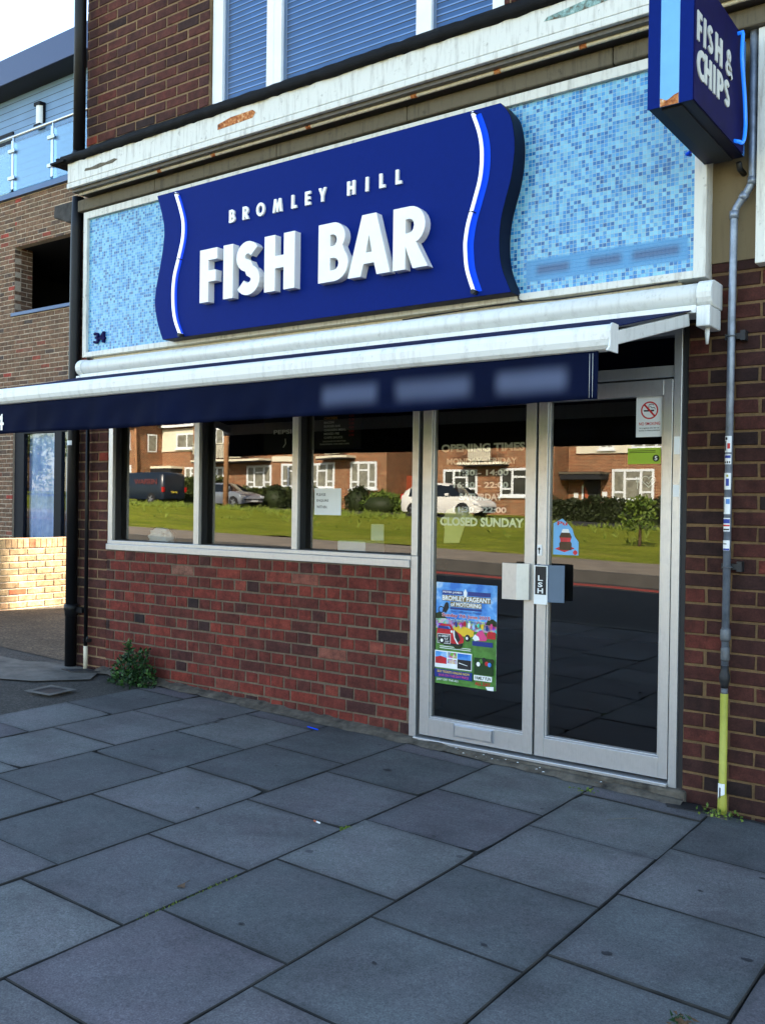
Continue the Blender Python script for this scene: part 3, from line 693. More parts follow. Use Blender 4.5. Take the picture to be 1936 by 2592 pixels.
# door frame
mb = MB().mat(M['alu'])
mb.box(-3.190, -3.142, .004, .11, -.0, 1.118)
mb.box(-1.598, -1.556, .004, .11, -.06, 2.36).box(-3.142, -1.598, .02, .11, 2.095, 2.155).box(-3.142, -1.598, .02, .11, 2.31, 2.36)
mb.box(-3.142, -1.598, -.022, .10, .012, .030)
df = mb.build('door_frame', parent=shop, bevel=.003)
m2 = MB().mat(M['glass']); m2.quad((-3.142, .06, 2.155), (-1.598, .06, 2.155), (-1.598, .06, 2.31), (-3.142, .06, 2.31)); m2.build('fanlight', parent=df)
m2 = MB().mat(M['gasket']).box(-1.556, -1.523, .02, .1, -.1, 2.4); m2.build('sealant', parent=df)
m2 = MB().mat(M['concrete_old']).box(-3.19, -1.5, -.03, .12, -.2, .0105); m2.build('door_step', parent=shop, bevel=.012)
def leaf(x0, x1, st0, st1, hinge):
    mb = MB().mat(M['alu']); zb, zt = .043, 2.085
    mb.box(x0, x0+st0, .012, .07, zb, zt).box(x1-st1, x1, .012, .07, zb, zt)
    mb.box(x0+st0, x1-st1, .014, .068, zb, .148).box(x0+st0, x1-st1, .014, .068, 2.003, zt)
    mb.box(x0+st0, x1-st1, .022, .06, .148, .158).box(x0+st0, x0+st0+.011, .022, .06, .158, 2.003).box(x1-st1-.011, x1-st1, .022, .06, .158, 2.003)
    o = mb.build('door', parent=shop, bevel=.0025)
    m2 = MB().mat(M['glass']); m2.quad((x0+st0+.011, .042, .158), (x1-st1-.011, .042, .158), (x1-st1-.011, .042, 2.003), (x0+st0+.011, .042, 2.003)); m2.build('glass', parent=o)
    return o
dl = leaf(-3.119, -2.366, .066, .058, 'l'); dr = leaf(-2.352, -1.604, .056, .048, 'r')
# letterbox and lock
m2 = MB().mat(M['steel']); m2.box(-2.872, -2.607, .004, .014, .068, .142); m2.mat(M['alu']).box(-2.862, -2.622, -.002, .004, .074, .136); m2.build('letterbox', parent=dl, bevel=.002)
m2 = MB().mat(M['white_frame']).box(-2.348, -2.322, .006, .012, 1.155, 1.215); m2.mat(M['ink']).tube([(-2.335, .004, 1.192), (-2.335, .008, 1.192)], .007, 10).box(-2.3375, -2.3325, .004, .008, 1.165, 1.19); m2.build('lock', parent=dr)
# pull plates
pf = lambda u, v, t: (u, v, t)
m2 = MB().mat(M['alu']); m2.prism([(-2.537, -.046), (-2.447, -.046), (-2.385, -.012), (-2.385, .012), (-2.39, .012), (-2.39, -.008), (-2.449, -.041), (-2.537, -.041)], pf, .905, 1.108); m2.build('pull_plate', parent=dl, bevel=.0015)
m2 = MB().mat(M['steel_dark']); m2.prism([(-2.336, .012), (-2.336, -.046), (-2.246, -.046), (-2.172, -.016), (-2.172, -.011), (-2.249, -.041), (-2.331, -.041), (-2.331, .012)], pf, .905, 1.108); pp = m2.build('pull_plate', parent=dr, bevel=.0015)
m2 = MB().mat(M['paper']).box(-2.336, -2.2555, -.0505, -.0475, .892, 1.104); m2.mat(M['ink']).box(-2.329, -2.2625, -.0515, -.0506, .945, 1.099)
m2.mat(M['paper'])
text_fit(m2, 'L', -2.312, -2.282, 1.020, 1.050, -.0522, .02); text_fit(m2, 'S', -2.312, -2.284, .986, 1.012, -.0522, .03); text_fit(m2, 'H', -2.314, -2.280, .952, .980, -.0522, .03)
m2.build('push_sticker', parent=pp)
# vinyl opening hours on the left leaf
Yg = .0445
for t, x0, x1, z0, z1, b in (('OPENING TIMES', -3.008, -2.452, 1.742, 1.79, .04), ('MONDAY - FRIDAY', -2.968, -2.5, 1.668, 1.705, 0.034), ('11:30 - 14:00', -2.92, -2.555, 1.602, 1.636, 0.032), ('16:30 - 22:00', -2.92, -2.555, 1.530, 1.566, 0.032),
                          ('SATURDAY', -2.878, -2.59, 1.458, 1.498, 0.036), ('11:30 - 22:00', -2.92, -2.565, 1.386, 1.420, 0.032), ('CLOSED SUNDAY', -3.01, -2.452, 1.305, 1.358, 0.042)):
    mb = MB().mat(M['letter_white']); text_fit(mb, t, x0, x1, z0, z1, Yg, b); mb.build('opening_hours_lettering', parent=dl)

# ================================================================ mosaic panel, sign
mp_ = thing('mosaic_fascia', 'long blue mosaic tile fascia panel in a white timber frame behind the shop sign', 'fascia panel', (-3.85, -.05, 2.555))
mb = MB().mat(M['mosaic']); mb.box(-6.235, -1.475, -.075, .01, 2.592, 3.645)
ob = mb.build('tile_panel', parent=mp_)
mb = MB().mat(M['white_paint'])
mb.box(-6.277, -6.232, -.1, .01, 2.555, 3.697).box(-1.478, -1.417, -.1, .01, 2.555, 3.697).box(-6.232, -1.478, -.1, .01, 2.555, 2.594).box(-6.232, -1.478, -.1, .01, 3.642, 3.697)
mb.build('timber_frame', parent=mp_, bevel=.004)
mb = MB().mat(M['cream_paint']).box(-6.2, -1.55, -.05, .01, 2.50, 2.553)
mb.build('lower_batten', parent=mp_)
mb = MB().mat(M['ink']); mb.tube([(-3.2, -.105, 2.53), (-2.6, -.106, 2.545), (-2.42, -.102, 2.548), (-2.2, -.104, 2.535), (-1.85, -.104, 2.54), (-1.55, -.104, 2.548)], .0045, 6)
mb.tube([(-2.43, -.108, 2.59), (-2.425, -.11, 2.56), (-2.40, -.108, 2.548)], .004, 6)
mb.build('cable', parent=mp_)
mb = MB().mat(M['navy_dark']); text_fit(mb, '34', -6.145, -6.01, 2.653, 2.74, -.083, .02, .012); mb.build('house_number', parent=mp_)

def smooth_curve(pts, n=6):                              # Catmull-Rom through (x, z) points
    out = []
    P = [pts[0]]+pts+[pts[-1]]
    for i in range(1, len(P)-2):
        for k in range(n):
            t = k/n; a, b, c, d = P[i-1], P[i], P[i+1], P[i+2]
            out.append(tuple(.5*((2*b[j])+(-a[j]+c[j])*t+(2*a[j]-5*b[j]+4*c[j]-d[j])*t*t+(-a[j]+3*b[j]-3*c[j]+d[j])*t**3) for j in (0, 1)))
    out.append(pts[-1]); return out
sign = thing('shop_sign', 'royal blue shop sign with wavy ends and raised white FISH BAR letters', 'sign', (-3.85, -.14, 2.58))
Le = [(-5.292, 3.622), (-5.239, 3.482), (-5.212, 3.358), (-5.225, 3.235), (-5.258, 3.09), (-5.295, 2.951), (-5.304, 2.843), (-5.272, 2.708), (-5.215, 2.583)]
Re = [(-2.505, 3.622), (-2.449, 3.55), (-2.422, 3.453), (-2.415, 3.344), (-2.433, 3.203), (-2.462, 3.1), (-2.491, 2.987), (-2.499, 2.852), (-2.481, 2.722), (-2.423, 2.583)]
lc, rc = smooth_curve(Le), smooth_curve(Re)
outline = lc+rc[::-1]
mb = MB().mat(M['navy_side']); fy = lambda u, v, t: (u, t, v)
n = len(outline); k = len(mb.v)
mb.v += [(u, -.2, v) for u, v in outline]+[(u, -.0765, v) for u, v in outline]
mb.cur = 0
for i in range(n): j = (i+1) % n; mb.face((k+i, k+j, k+n+j, k+n+i))
mb.face(range(k+n, k+2*n)); mb.build('side_return', parent=sign, fix=True)
mb = MB().mat(M['navy_face']); k = 0
rows = lin(3.6205, 2.5845, 40)
def at(cv, z):
    for (x0, z0), (x1, z1) in zip(cv, cv[1:]):
        if z1 <= z <= z0 or z0 <= z <= z1: return x0+(x1-x0)*(0 if abs(z1-z0) < 1e-9 else (z-z0)/(z1-z0))
    return cv[-1][0]
for z in rows: mb.v += [(at(lc, z)+.001, -.2015, z), (at(rc, z)-.001, -.2015, z)]
for i in range(len(rows)-1): mb.face((2*i, 2*i+2, 2*i+3, 2*i+1))
mb.build('face_panel', parent=sign)
Ln = [(-5.069, 3.590), (-5.024, 3.487), (-4.990, 3.376), (-4.994, 3.26), (-5.035, 3.126), (-5.075, 3.002), (-5.085, 2.862), (-5.065, 2.719), (-5.008, 2.597)]
Rn = [(-2.664, 3.593), (-2.619, 3.472), (-2.602, 3.358), (-2.61, 3.231), (-2.645, 3.109), (-2.682, 2.994), (-2.696, 2.92), (-2.700, 2.859), (-2.687, 2.737), (-2.642, 2.610)]
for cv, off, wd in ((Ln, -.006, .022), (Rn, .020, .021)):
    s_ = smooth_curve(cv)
    mb = MB().mat(M['bright_blue'])  # flat bright blue band following the tube, offset sideways
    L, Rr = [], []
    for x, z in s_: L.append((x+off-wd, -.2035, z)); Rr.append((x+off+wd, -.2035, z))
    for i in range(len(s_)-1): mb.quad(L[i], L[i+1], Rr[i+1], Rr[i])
    mb.build('tube_band', parent=sign)
    mb = MB().mat(M['neon_white']); p = [(x, -.226, z) for x, z in s_]
    mb.tube([(p[0][0], -.2, p[0][2])]+p+[(p[-1][0], -.2, p[-1][2])], .0105, 10)
    mb.build('neon_tube', parent=sign)
    for q in (p[0], p[len(p)//2], p[-1]):
        mb = MB().mat(M['gasket']); mb.tube([(q[0]+.014, -.202, q[2]), (q[0]+.014, -.232, q[2]), (q[0]-.012, -.236, q[2])], .0035, 6); mb.build('tube_clip', parent=sign)
    mb = MB().mat(M['gasket']); mb.tube([(p[-1][0], -.2, p[-1][2]-.004), (p[-1][0], -.24, p[-1][2]-.004)], .014, 8); mb.build('tube_electrode', parent=sign)
for ch, x, z, h, sx in (('F', -4.757, 2.776, .357, .93), ('I', -4.533, 2.776, .357, 1.0), ('S', -4.414, 2.776, .357, .96), ('H', -4.163, 2.776, .357, 1.03), ('B', -3.713, 2.776, .357, 1.03), ('A', -3.483, 2.776, .363, 1.02), ('R', -3.153, 2.776, .357, .97)):
    x *= 1.005; z += .007; h *= 1.003; vs, fs, adv = glyph_geo(ch, .056/h)
    mb = MB().mat(M['letter_white']); mb.add(vs, fs, lambda u, v, t: (x+u*h*sx, -.2300-t*h, z+v*h)); mb.build('raised_letter', parent=sign, bevel=.002)
for ch, x, sx in (('B', -4.552, 1), ('R', -4.427, .95), ('O', -4.303, .86), ('M', -4.158, .9), ('L', -3.998, 1), ('E', -3.884, 1), ('Y', -3.772, .86), ('H', -3.548, 1.0), ('I', -3.408, 1), ('L', -3.306, 1), ('L', -3.188, 1)):
    vs, fs, adv = glyph_geo(ch, .16, .24); h = .086
    mb = MB().mat(M['letter_white']); mb.add(vs, fs, lambda u, v, t: (x+u*h*sx, -.2088-t*h, 3.302+v*h)); mb.build('small_letter', parent=sign)

# projecting sign
ps = thing('projecting_sign', 'navy box sign reading FISH & CHIPS projecting from the wall on the right', 'sign', (-1.34, -.1, 3.1))
px0, px1, pz0, pz1 = -1.432, -1.247, 3.1, 3.645
mb = MB().mat(M['navy_side']); mb.box(px0, px1, -.862, -.095, pz0, pz1); body = mb.build('sign_box', parent=ps, bevel=.003)
mb = MB().mat(M['navy_face']).box(px0-.002, px0+.05, -.867, -.8625, pz0-.002, pz1).box(px1-.054, px1+.002, -.867, -.8625, pz0-.002, pz1); mb.build('front_trim', parent=ps)
mb = MB().mat(M['pale_blue']).box(px0+.05, px1-.054, -.865, -.8625, pz0-.002, pz1); ft = mb.build('front_panel', parent=ps)
mb = MB().mat(M['rust']); mb.prism([(px0+.052, pz0-.002), (px1-.056, pz0-.002), (px1-.056, pz0+.042), (px1-.075, pz0+.036), (px1-.095, pz0+.024), (px0+.078, pz0+.020), (px0+.06, pz0+.03), (px0+.052, pz0+.034)], fy, -.8652, -.867); mb.build('rust_patch', parent=ft)
wv = smooth_curve([(-.128, 3.642), (-.147, 3.593), (-.165, 3.516), (-.161, 3.447), (-.134, 3.387), (-.108, 3.326), (-.098, 3.261), (-.109, 3.183), (-.135, 3.102)])
mb = MB().mat(M['navy_dark']); mb.prism([(-.86, pz0+.001), (-.86, pz1-.002)]+[(y, z) for y, z in wv], lambda u, v, t: (t, u, v), px1+.001, px1+.006); mb.build('side_panel', parent=ps, fix=True)
mb = MB().mat(M['sky_blue']).box(px1+.0005, px1+.0025, -.2, -.096, pz0+.003, pz1-.003); mb.build('wave_strip', parent=ps)
mb = MB().mat(M['dark_gap']).box(px0+.05, px1-.05, -.84, -.1, pz0-.006, pz0-.0005); mb.build('base_strip', parent=ps)
mb = MB().mat(M['letter_grey'])
fx = lambda h, y0, z0, sx: (lambda u, v, t: (px1+.0085+t*h, y0+u*h*sx, z0+v*h))
h = .122
for ch, y, z, sx in (('F', -.838, 3.352, .92), ('I', -.752, 3.355, .9), ('S', -.703, 3.360, 1.0), ('H', -.592, 3.364, 1.15), ('&', -.438, 3.368, 1.05),
                     ('C', -.835, 3.206, 1.12), ('H', -.735, 3.212, 1.1), ('I', -.615, 3.214, .95), ('P', -.56, 3.216, 1.15), ('S', -.455, 3.224, 1.1)):
    vs, fs, adv = glyph_geo(ch, .04, .22); mb.add(vs, fs, fx(h, y, z, sx))
mb.build('lettering', parent=ps)
nv = smooth_curve([(-.249, 3.621), (-.262, 3.53), (-.252, 3.465), (-.230, 3.404), (-.208, 3.343), (-.193, 3.279), (-.186, 3.212), (-.202, 3.150), (-.235, 3.118), (-.28, 3.108)])
mb = MB().mat(M['neon_blue']); mb.tube([(px1+.005, nv[0][0], nv[0][1])]+[(px1+.03, y, z) for y, z in nv]+[(px1+.005, nv[-1][0], nv[-1][1]+.01)], .0085, 10); mb.build('neon_tube', parent=ps)
mb = MB().mat(M['bright_blue']); mb.tube([(px0-.03, -.215, 3.118), (px0-.032, -.26, 3.108), (px0-.005, -.29, 3.105)], .008, 8); mb.build('tube_end', parent=ps)
for z_ in (pz0+.05, pz1-.12): MB().mat(M['gasket']).box(px0+.02, px1-.02, -.0945, .02, z_, z_+.07).build('wall_bracket', parent=ps)
mb = MB().mat(M['gasket']); mb.tube([(px1-.03, -.07, 3.09), (px1-.03, -.05, 3.065), (px1-.02, .0, 3.05)], .014, 8); mb.build('cable_gland', parent=ps)

# ================================================================ awning
aw = thing('awning', 'retractable navy canvas awning with white cassette and front bar over the shop window', 'awning', (-3.8, -.1, 2.45))
def capsule(y0, y1, z0, z1, n=8):
    r = (z1-z0)/2; return [(y, z) for y, z in arc(y0+r, (z0+z1)/2, r, r, 90, 270, n)]+[(y1, z0), (y1, z1)]
fxx = lambda u, v, t: (t, u, v)
mb = MB().mat(M['white_coat']); mb.smooth = True; mb.prism(capsule(-.215, -.04, 2.400, 2.512), fxx, -6.14, -1.425); mb.smooth = False
mb.prism([(-.212, 2.362), (-.05, 2.362), (-.05, 2.399), (-.212, 2.399)], fxx, -6.14, -1.425); mb.build('cassette', parent=aw, fix=True)
for a, b in ((-1.424, -1.352), (-6.2, -6.141)):
    mb = MB().mat(M['white_coat']); mb.prism(capsule(-.222, -.03, 2.392, 2.52), fxx, a, b)
    if a > -3: mb.box(-1.42, -1.355, -.225, -.045, 2.292, 2.391); 
    else: mb.box(-6.195, -6.15, -.215, -.03, 2.36, 2.391)
    mb.build('end_cap', parent=aw, bevel=.006, fix=True)
mb = MB().mat(M['white_coat']); mb.tube([(-1.385, -.16, 2.292), (-1.385, -.16, 2.26), (-1.385, -.16, 2.215)], [.012, .011, .006], 12); mb.build('winding_eye', parent=aw)
mb = MB().mat(M['white_coat']); bar = [(-1.195, 2.138), (-1.243, 2.138), (-1.258, 2.128), (-1.264, 2.108), (-1.262, 2.078), (-1.254, 2.056), (-1.240, 2.043), (-1.22, 2.038), (-1.195, 2.038)]
mb.prism(bar, fxx, -6.2, -1.424); mb.build('front_bar', parent=aw, bevel=.004, fix=True)
mb = MB().mat(M['white_coat']); mb.prism([(-1.19, 2.142), (-1.245, 2.142), (-1.264, 2.13), (-1.27, 2.108), (-1.266, 2.074), (-1.272, 2.045), (-1.29, 2.034), (-1.29, 2.028), (-1.19, 2.030)], fxx, -1.4235, -1.416); mb.build('bar_end_cap', parent=aw, fix=True)
mb = MB().mat(M['fabric_top'])
cols = lin(-6.15, -1.447, 24)
for i, (a, b) in enumerate(zip(cols, cols[1:])):
    mb.prism([(-.2, 2.374), (-1.2, 2.13), (-1.2, 2.134), (-.2, 2.378)], fxx, a, b)
mb.build('canvas', parent=aw, fix=True)
mb = MB().mat(M['fabric']); xs = lin(-6.15, -1.482, 240); zs = lin(2.045, 1.848, 8)
seam = [-5.62, -5.18, -4.05, -3.05, -2.35]
for z in zs:
    for x in xs:
        t = (2.045-z)/.197; y = -1.226+t*(.010*math.sin(x*5.1)+.007*math.sin(x*13+1)+.004*math.sin(x*31+3*t))+.0025*math.sin(x*9+t*6)
        y -= sum(.004*math.exp(-((x-s)/.012)**2) for s in seam)
        mb.v.append((x, y, z+(.003*math.sin(x*3.3) if t > .9 else 0)))
mb.smooth = True
for j in range(8):
    for i in range(240): a = j*241+i; mb.face((a, a+241, a+242, a+1))
va = mb.build('valance', parent=aw); sd = va.modifiers.new('solid', 'SOLIDIFY'); sd.thickness = .0025
mb = MB().mat(M['letter_grey'])
for z0 in (1.86,): 
    mb.tube([(-1.500, -1.2385, 1.856), (-1.500, -1.2385, 2.03)], .0009, 5); mb.tube([(-1.513, -1.2385, 1.856), (-1.513, -1.2385, 2.03)], .0009, 5)
mb.build('stitching', parent=va)
mb = MB().mat(M['letter_white']); text_fit(mb, '34', -5.705, -5.533, 1.872, 1.978, -1.237, .012); mb.build('valance_number', parent=aw)
for x in (-1.475, -6.12):
    mb = MB().mat(M['white_coat'])
    a, b = Vector((x, -.2, 2.332)), Vector((x, -1.21, 2.082)); d = (b-a).normalized(); nn = Vector((0, d.z, -d.y))
    q = [a+nn*.03, a-nn*.03, b-nn*.028, b+nn*.028]; mb.prism([(p.y, p.z) for p in q], fxx, x-.018, x+.018); mb.build('folding_arm', parent=aw, bevel=.005, fix=True)

# ================================================================ pipes
gp = thing('gas_pipe', 'grey metal gas pipe with yellow wrapped base and stickers on the brick pier', 'pipe', (-1.306, -.06, -.05))
mb = MB().mat(M['galv'])
mb.tube([(-1.221, -.06, 4.6), (-1.215, -.06, 3.02), (-1.217, -.06, 2.985), (-1.232, -.06, 2.955), (-1.268, -.06, 2.905), (-1.288, -.06, 2.875), (-1.296, -.06, 2.84), (-1.3, -.06, 2.3), (-1.306, -.06, .66)], .0178, 16)
for a, b in (((-1.215, -.06, 3.01), (-1.216, -.06, 2.975)), ((-1.245, -.06, 2.938), (-1.262, -.06, 2.913)), ((-1.296, -.06, 2.862), (-1.297, -.06, 2.825))): mb.tube([a, b], .0215, 16)
mb.build('grey_pipe', parent=gp)
mb = MB().mat(M['galv_dull']); mb.tube([(-1.305, -.06, .85), (-1.305, -.06, .84), (-1.305, -.06, .80), (-1.305, -.06, .785)], [.019, .024, .025, .02], 16); mb.tube([(-1.305, -.06, .76), (-1.305, -.06, .75), (-1.305, -.06, .70), (-1.305, -.06, .69)], [.018, .021, .021, .018], 16)
mb.build('coupling', parent=gp)
mb = MB().mat(M['gasket']); mb.tube([(-1.306, -.06, .668), (-1.306, -.06, .64), (-1.306, -.06, .625), (-1.306, -.06, .61), (-1.306, -.06, .595), (-1.306, -.06, .58), (-1.306, -.06, .56)], [.018, .019, .024, .026, .024, .019, .018], 16); mb.build('rubber_joint', parent=gp)
mb = MB().mat(M['galv_dull']); mb.tube([(-1.306, -.06, .56), (-1.306, -.06, .52)], .0165, 14); mb.build('bare_pipe', parent=gp)
mb = MB().mat(M['yellow']); mb.tube([(-1.306, -.06, .533), (-1.307, -.06, .05), (-1.307, -.06, .035), (-1.307, -.06, -.01), (-1.307, -.06, -.08)], [.0185, .0185, .021, .0225, .022], 16); mb.build('yellow_wrap', parent=gp)
def sticker(z0, z1, ops, a0=-150, a1=-40, rad=.0185):
    mb = MB().mat(M['paper']); n = 8
    xc = -1.3+(-.006)*(2.3-z0)/1.64
    P = lambda t, z, e=0: (xc+(rad+.0008+e)*math.cos(R(a0+(a1-a0)*t)), -.06+(rad+.0008+e)*math.sin(R(a0+(a1-a0)*t)), z)
    for i in range(n): mb.quad(P(i/n, z0), P((i+1)/n, z0), P((i+1)/n, z1), P(i/n, z1))
    for (c, t0, t1, s0, s1) in ops:
        mb.mat(M[c]); za, zb = z0+(z1-z0)*s0, z0+(z1-z0)*s1
        for i in range(4): u, v = t0+(t1-t0)*i/4, t0+(t1-t0)*(i+1)/4; mb.quad(P(u, za, .0006), P(v, za, .0006), P(v, zb, .0006), P(u, zb, .0006))
    mb.build('sticker', parent=gp)
sticker(1.70, 1.778, [('ink', .15, .45, .76, .92), ('ink_red', .45, .8, .22, .55), ('ink', .1, .3, .1, .7)])
sticker(1.642, 1.69, [('ink_blue', .1, .9, .62, .9), ('ink', .1, .3, .1, .32), ('ink', .4, .6, .1, .32), ('ink', .7, .85, .1, .32)])
sticker(1.52, 1.60, [('yellow', .4, .65, .76, .9), ('ink_blue', .35, .75, .22, .66)])
sticker(1.402, 1.483, [('ink', .12, .2, .1, .9), ('sky_blue', .4, .9, .6, .9)])
sticker(1.318, 1.383, [('ink_blue', .05, .95, .6, .92), ('ink_red', .05, .95, .38, .5), ('ink', .1, .9, .1, .2)])
sticker(1.226, 1.275, [('ink_blue', .1, .95, .02, .2), ('ink', .1, .6, .6, .7)])
sticker(.0, .098, [('ink', .3, .5, .15, .8)], rad=.0192)
for z in (1.145, 2.26):
    mb = MB().mat(M['galv_dull']); mb.tube([(-1.302+.0215*math.cos(t), -.06+.0215*math.sin(t), z) for t in [i*.4 for i in range(17)]], .0035, 6)
    mb.mat(M['gasket']).box(-1.335, -1.25, -.045, -.002, z-.012, z+.016).box(-1.262, -1.238, -.05, -.002, z-.02, z+.028); mb.build('pipe_clip', parent=gp)

dp = thing('downpipe', 'thick black drainpipe running down the left corner of the shop', 'drainpipe', (-6.43, -.06, .1))
mb = MB().mat(M['black_paint']); mb.tube([(-6.345, -.1, 6.6), (-6.345, -.1, 4.17)], .047, 16); mb.build('upper_pipe', parent=dp)
mb = MB().mat(M['black_paint']); mb.tube([(-6.34, -.1, 4.18), (-6.37, -.12, 4.10), (-6.40, -.1, 4.04)], [.05, .045, .03], 12); mb.tube([(-6.40, -.06, 3.85), (-6.418, -.06, 3.6), (-6.43, -.06, 2), (-6.435, -.06, .07)], .046, 18)
for z in (.55, 2.35): mb.tube([(-6.432, -.06, z-.05), (-6.432, -.06, z-.045), (-6.432, -.06, z-.01), (-6.432, -.06, z), (-6.432, -.06, z+.04), (-6.432, -.06, z+.045)], [.047, .053, .053, .058, .058, .047], 18)
mb.box(-6.38, -6.30, -.06, .0, .53, .57); mb.build('lower_pipe', parent=dp)
mb = MB().mat(M['paper']); 
for i in range(6):
    a0, a1 = R(-140+i*15), R(-125+i*15); P = lambda a, z: (-6.431+.047*math.cos(a), -.06+.047*math.sin(a), z)
    mb.quad(P(a0, 1.868), P(a1, 1.868), P(a1, 1.905), P(a0, 1.905))
mb.build('white_sticker', parent=dp)
tp = thing('waste_pipe', 'thin black waste pipe with white lower end beside the thick drainpipe', 'pipe', (-6.27, -.04, .1))
mb = MB().mat(M['black_paint']); mb.tube([(-6.275, -.04, 2.6), (-6.27, -.04, .26)], .0155, 12); mb.build('black_pipe', parent=tp)
mb = MB().mat(M['cream_paint']); mb.tube([(-6.27, -.04, .27), (-6.268, -.04, .18), (-6.264, -.045, .08)], .017, 12); mb.build('white_end', parent=tp)
mb = MB().mat(M['gasket']).box(-6.295, -6.245, -.045, .0, .30, .325).tube([(-6.248, -.05, .31), (-6.23, -.05, .35)], .007, 6); mb.build('pipe_clip', parent=tp)

# ================================================================ weed, drain covers, litter
wd = thing('weed', 'bushy green weed growing at the foot of the red brick wall', 'plant', (-5.58, -.13, .07))
mb = MB().mat(M['leaf'])
for _ in range(16):
    a = random.uniform(0, 6.28); r = random.uniform(.02, .16); mb.r = .2
    mb.tube([(-5.58, -.12, .06), (-5.58+.5*r*math.cos(a), -.14+.35*r*math.sin(a), .16), (-5.58+1.25*r*math.cos(a), -.15+.6*r*math.sin(a), random.uniform(.17, .30))], .0035, 5)
mb.tube([(-5.66, -.1, .06), (-5.68, -.09, .2), (-5.685, -.09, .33)], .004, 5); mb.build('stem', parent=wd)
mb = MB().mat(M['leaf'])
def blob():
    t = random.random()
    if t < .07: return (-5.685+random.gauss(0, .018), -.09+random.gauss(0, .015), random.uniform(.26, .36))
    if t < .12: return (-5.50+random.gauss(0, .02), -.1+random.gauss(0, .02), random.uniform(.25, .33))
    a = random.uniform(0, 6.28); r = math.sqrt(random.random()); h = random.random()
    return (-5.565+.235*r*math.cos(a)*(1.1-.3*h), -.15+.115*r*math.sin(a), .06+.25*h*(1-.5*r*r))
leaf_cloud(mb, 950, blob, .036, .55); mb.build('foliage', parent=wd)
mb = MB().mat(M['leaf_bright'])
leaf_cloud(mb, 70, lambda: (-1.30+random.gauss(0, .05), -.10+random.gauss(0, .025), -.052+random.uniform(0, .025)), .022, .6)
tag(mb.build('small_weed', kind='stuff'), 'tiny bright green weeds sprouting around the base of the yellow gas pipe', 'plant')
mb = MB().mat(M['leaf_bright']); leaf_cloud(mb, 26, lambda: (-1.95+random.gauss(0, .045), -.20+random.gauss(0, .008), -.035+random.uniform(0, .012)), .016, .6)
tag(mb.build('small_weed', kind='stuff'), 'tiny green weed in the paving joint in front of the right door', 'plant')
mb = MB().mat(M['leaf_bright'])
for k_ in range(200):
    y = random.uniform(-1.40, -1.46) if k_ % 2 else random.uniform(-2.1, -2.6); x = -2.552+random.gauss(0, .012)
    if k_ % 2 == 0: x = -2.552+random.gauss(0, .005)
    mb.r = random.random(); z = gz(x, y)-.006
    mb.poly([(x-.004, y, z), (x+.004, y+.003, z), (x+random.uniform(-.01, .01), y, z+random.uniform(.004, .014))])
tag(mb.build('moss', kind='stuff'), 'small patch of green moss in a paving joint near the middle', 'moss')
dc = thing('drain_cover', 'square sunken drain cover in a pale concrete surround on the left asphalt', 'drain cover', (-5.75, -.72, .08))
mb = MB().mat(M['concrete']); cx_, cy_ = -5.75, -.72; ang = R(8)
def rot(x, y): return cx_+x*math.cos(ang)-y*math.sin(ang), cy_+x*math.sin(ang)+y*math.cos(ang)
def ring(a, b, z):
    for i in range(4):
        q = [(-1, -1), (1, -1), (1, 1), (-1, 1)]; (p, r), (s, t) = q[i], q[(i+1) % 4]
        P = [rot(p*a, r*a), rot(s*a, t*a), rot(s*b, t*b), rot(p*b, r*b)]; mb.quad(*[(x, y, gz(x, y)+z) for x, y in P])
ring(.125, .082, .0065); mb.build('surround', parent=dc)
mb = MB().mat(M['gasket']); mb.quad(*[(*rot(a*.082, b*.082), gz(cx_, cy_)+.0015) for a, b in ((-1, -1), (1, -1), (1, 1), (-1, 1))]); mb.build('lid', parent=dc)
mb = MB().mat(M['gasket']); Q = [(-1.60, -.03), (-1.42, -.02), (-1.37, -.125), (-1.55, -.145)]; mb.prism(Q, lambda u, v, t: (u, v, t), -.08, -.041)
mb.mat(M['concrete_old']); mb.prism([(-1.37, -.02), (-1.28, -.02), (-1.26, -.14), (-1.36, -.135)], lambda u, v, t: (u, v, t), -.09, -.049)
tag(mb.build('gully_hole'), 'small dark square gully in the pavement beside the right door jamb', 'gully')
mb = MB().mat(M['gasket']); mb.prism([(-6.36, -.2), (-6.13, -.04), (-5.98, -.05), (-6.2, -.22)], lambda u, v, t: (u, v, t), .08, .0985); tag(mb.build('gully_grate'), 'dark slotted drain grate at the foot of the thick black drainpipe', 'drain')
def lit(name, label, cat, fn):
    mb = MB(); fn(mb); tag(mb.build(name), label, cat)
def _c(mb): z = gz(-2.69, -1.46)+.005; mb.mat(M['terracotta']).tube([(-2.71, -1.455, z), (-2.69, -1.46, z)], .004, 8); mb.mat(M['paper']).tube([(-2.69, -1.46, z), (-2.668, -1.465, z)], .004, 8)
lit('cigarette_butt', 'orange tipped cigarette butt lying on a paving slab', 'cigarette butt', _c)
def _l(mb): z = gz(-2.63, -2.31)+.003; mb.mat(M['bark']); mb.poly([(-2.65, -2.315, z), (-2.635, -2.335, z+.006), (-2.612, -2.315, z+.002), (-2.632, -2.293, z+.01)]); mb.tube([(-2.632, -2.295, z+.008), (-2.628, -2.275, z+.014)], .0012, 5)
lit('dry_leaf', 'small brown dry leaf lying on a paving slab at lower left', 'leaf', _l)
def _s(mb): z = gz(-3.75, -.23)+.008; mb.mat(M['bright_blue']).tube([(-3.80, -.22, z), (-3.70, -.24, z)], .004, 8)
lit('drinking_straw', 'bright blue plastic straw lying on the slabs near the red brick wall', 'straw', _s)
def _w(mb): mb.mat(M['concrete']).tube([(-1.699, -.529, -.037), (-1.64, -.45, -.039), (-1.599, -.411, -.042)], .0015, 6)
lit('white_stick', 'thin white stick lying on a slab in front of the right door', 'stick', _w)
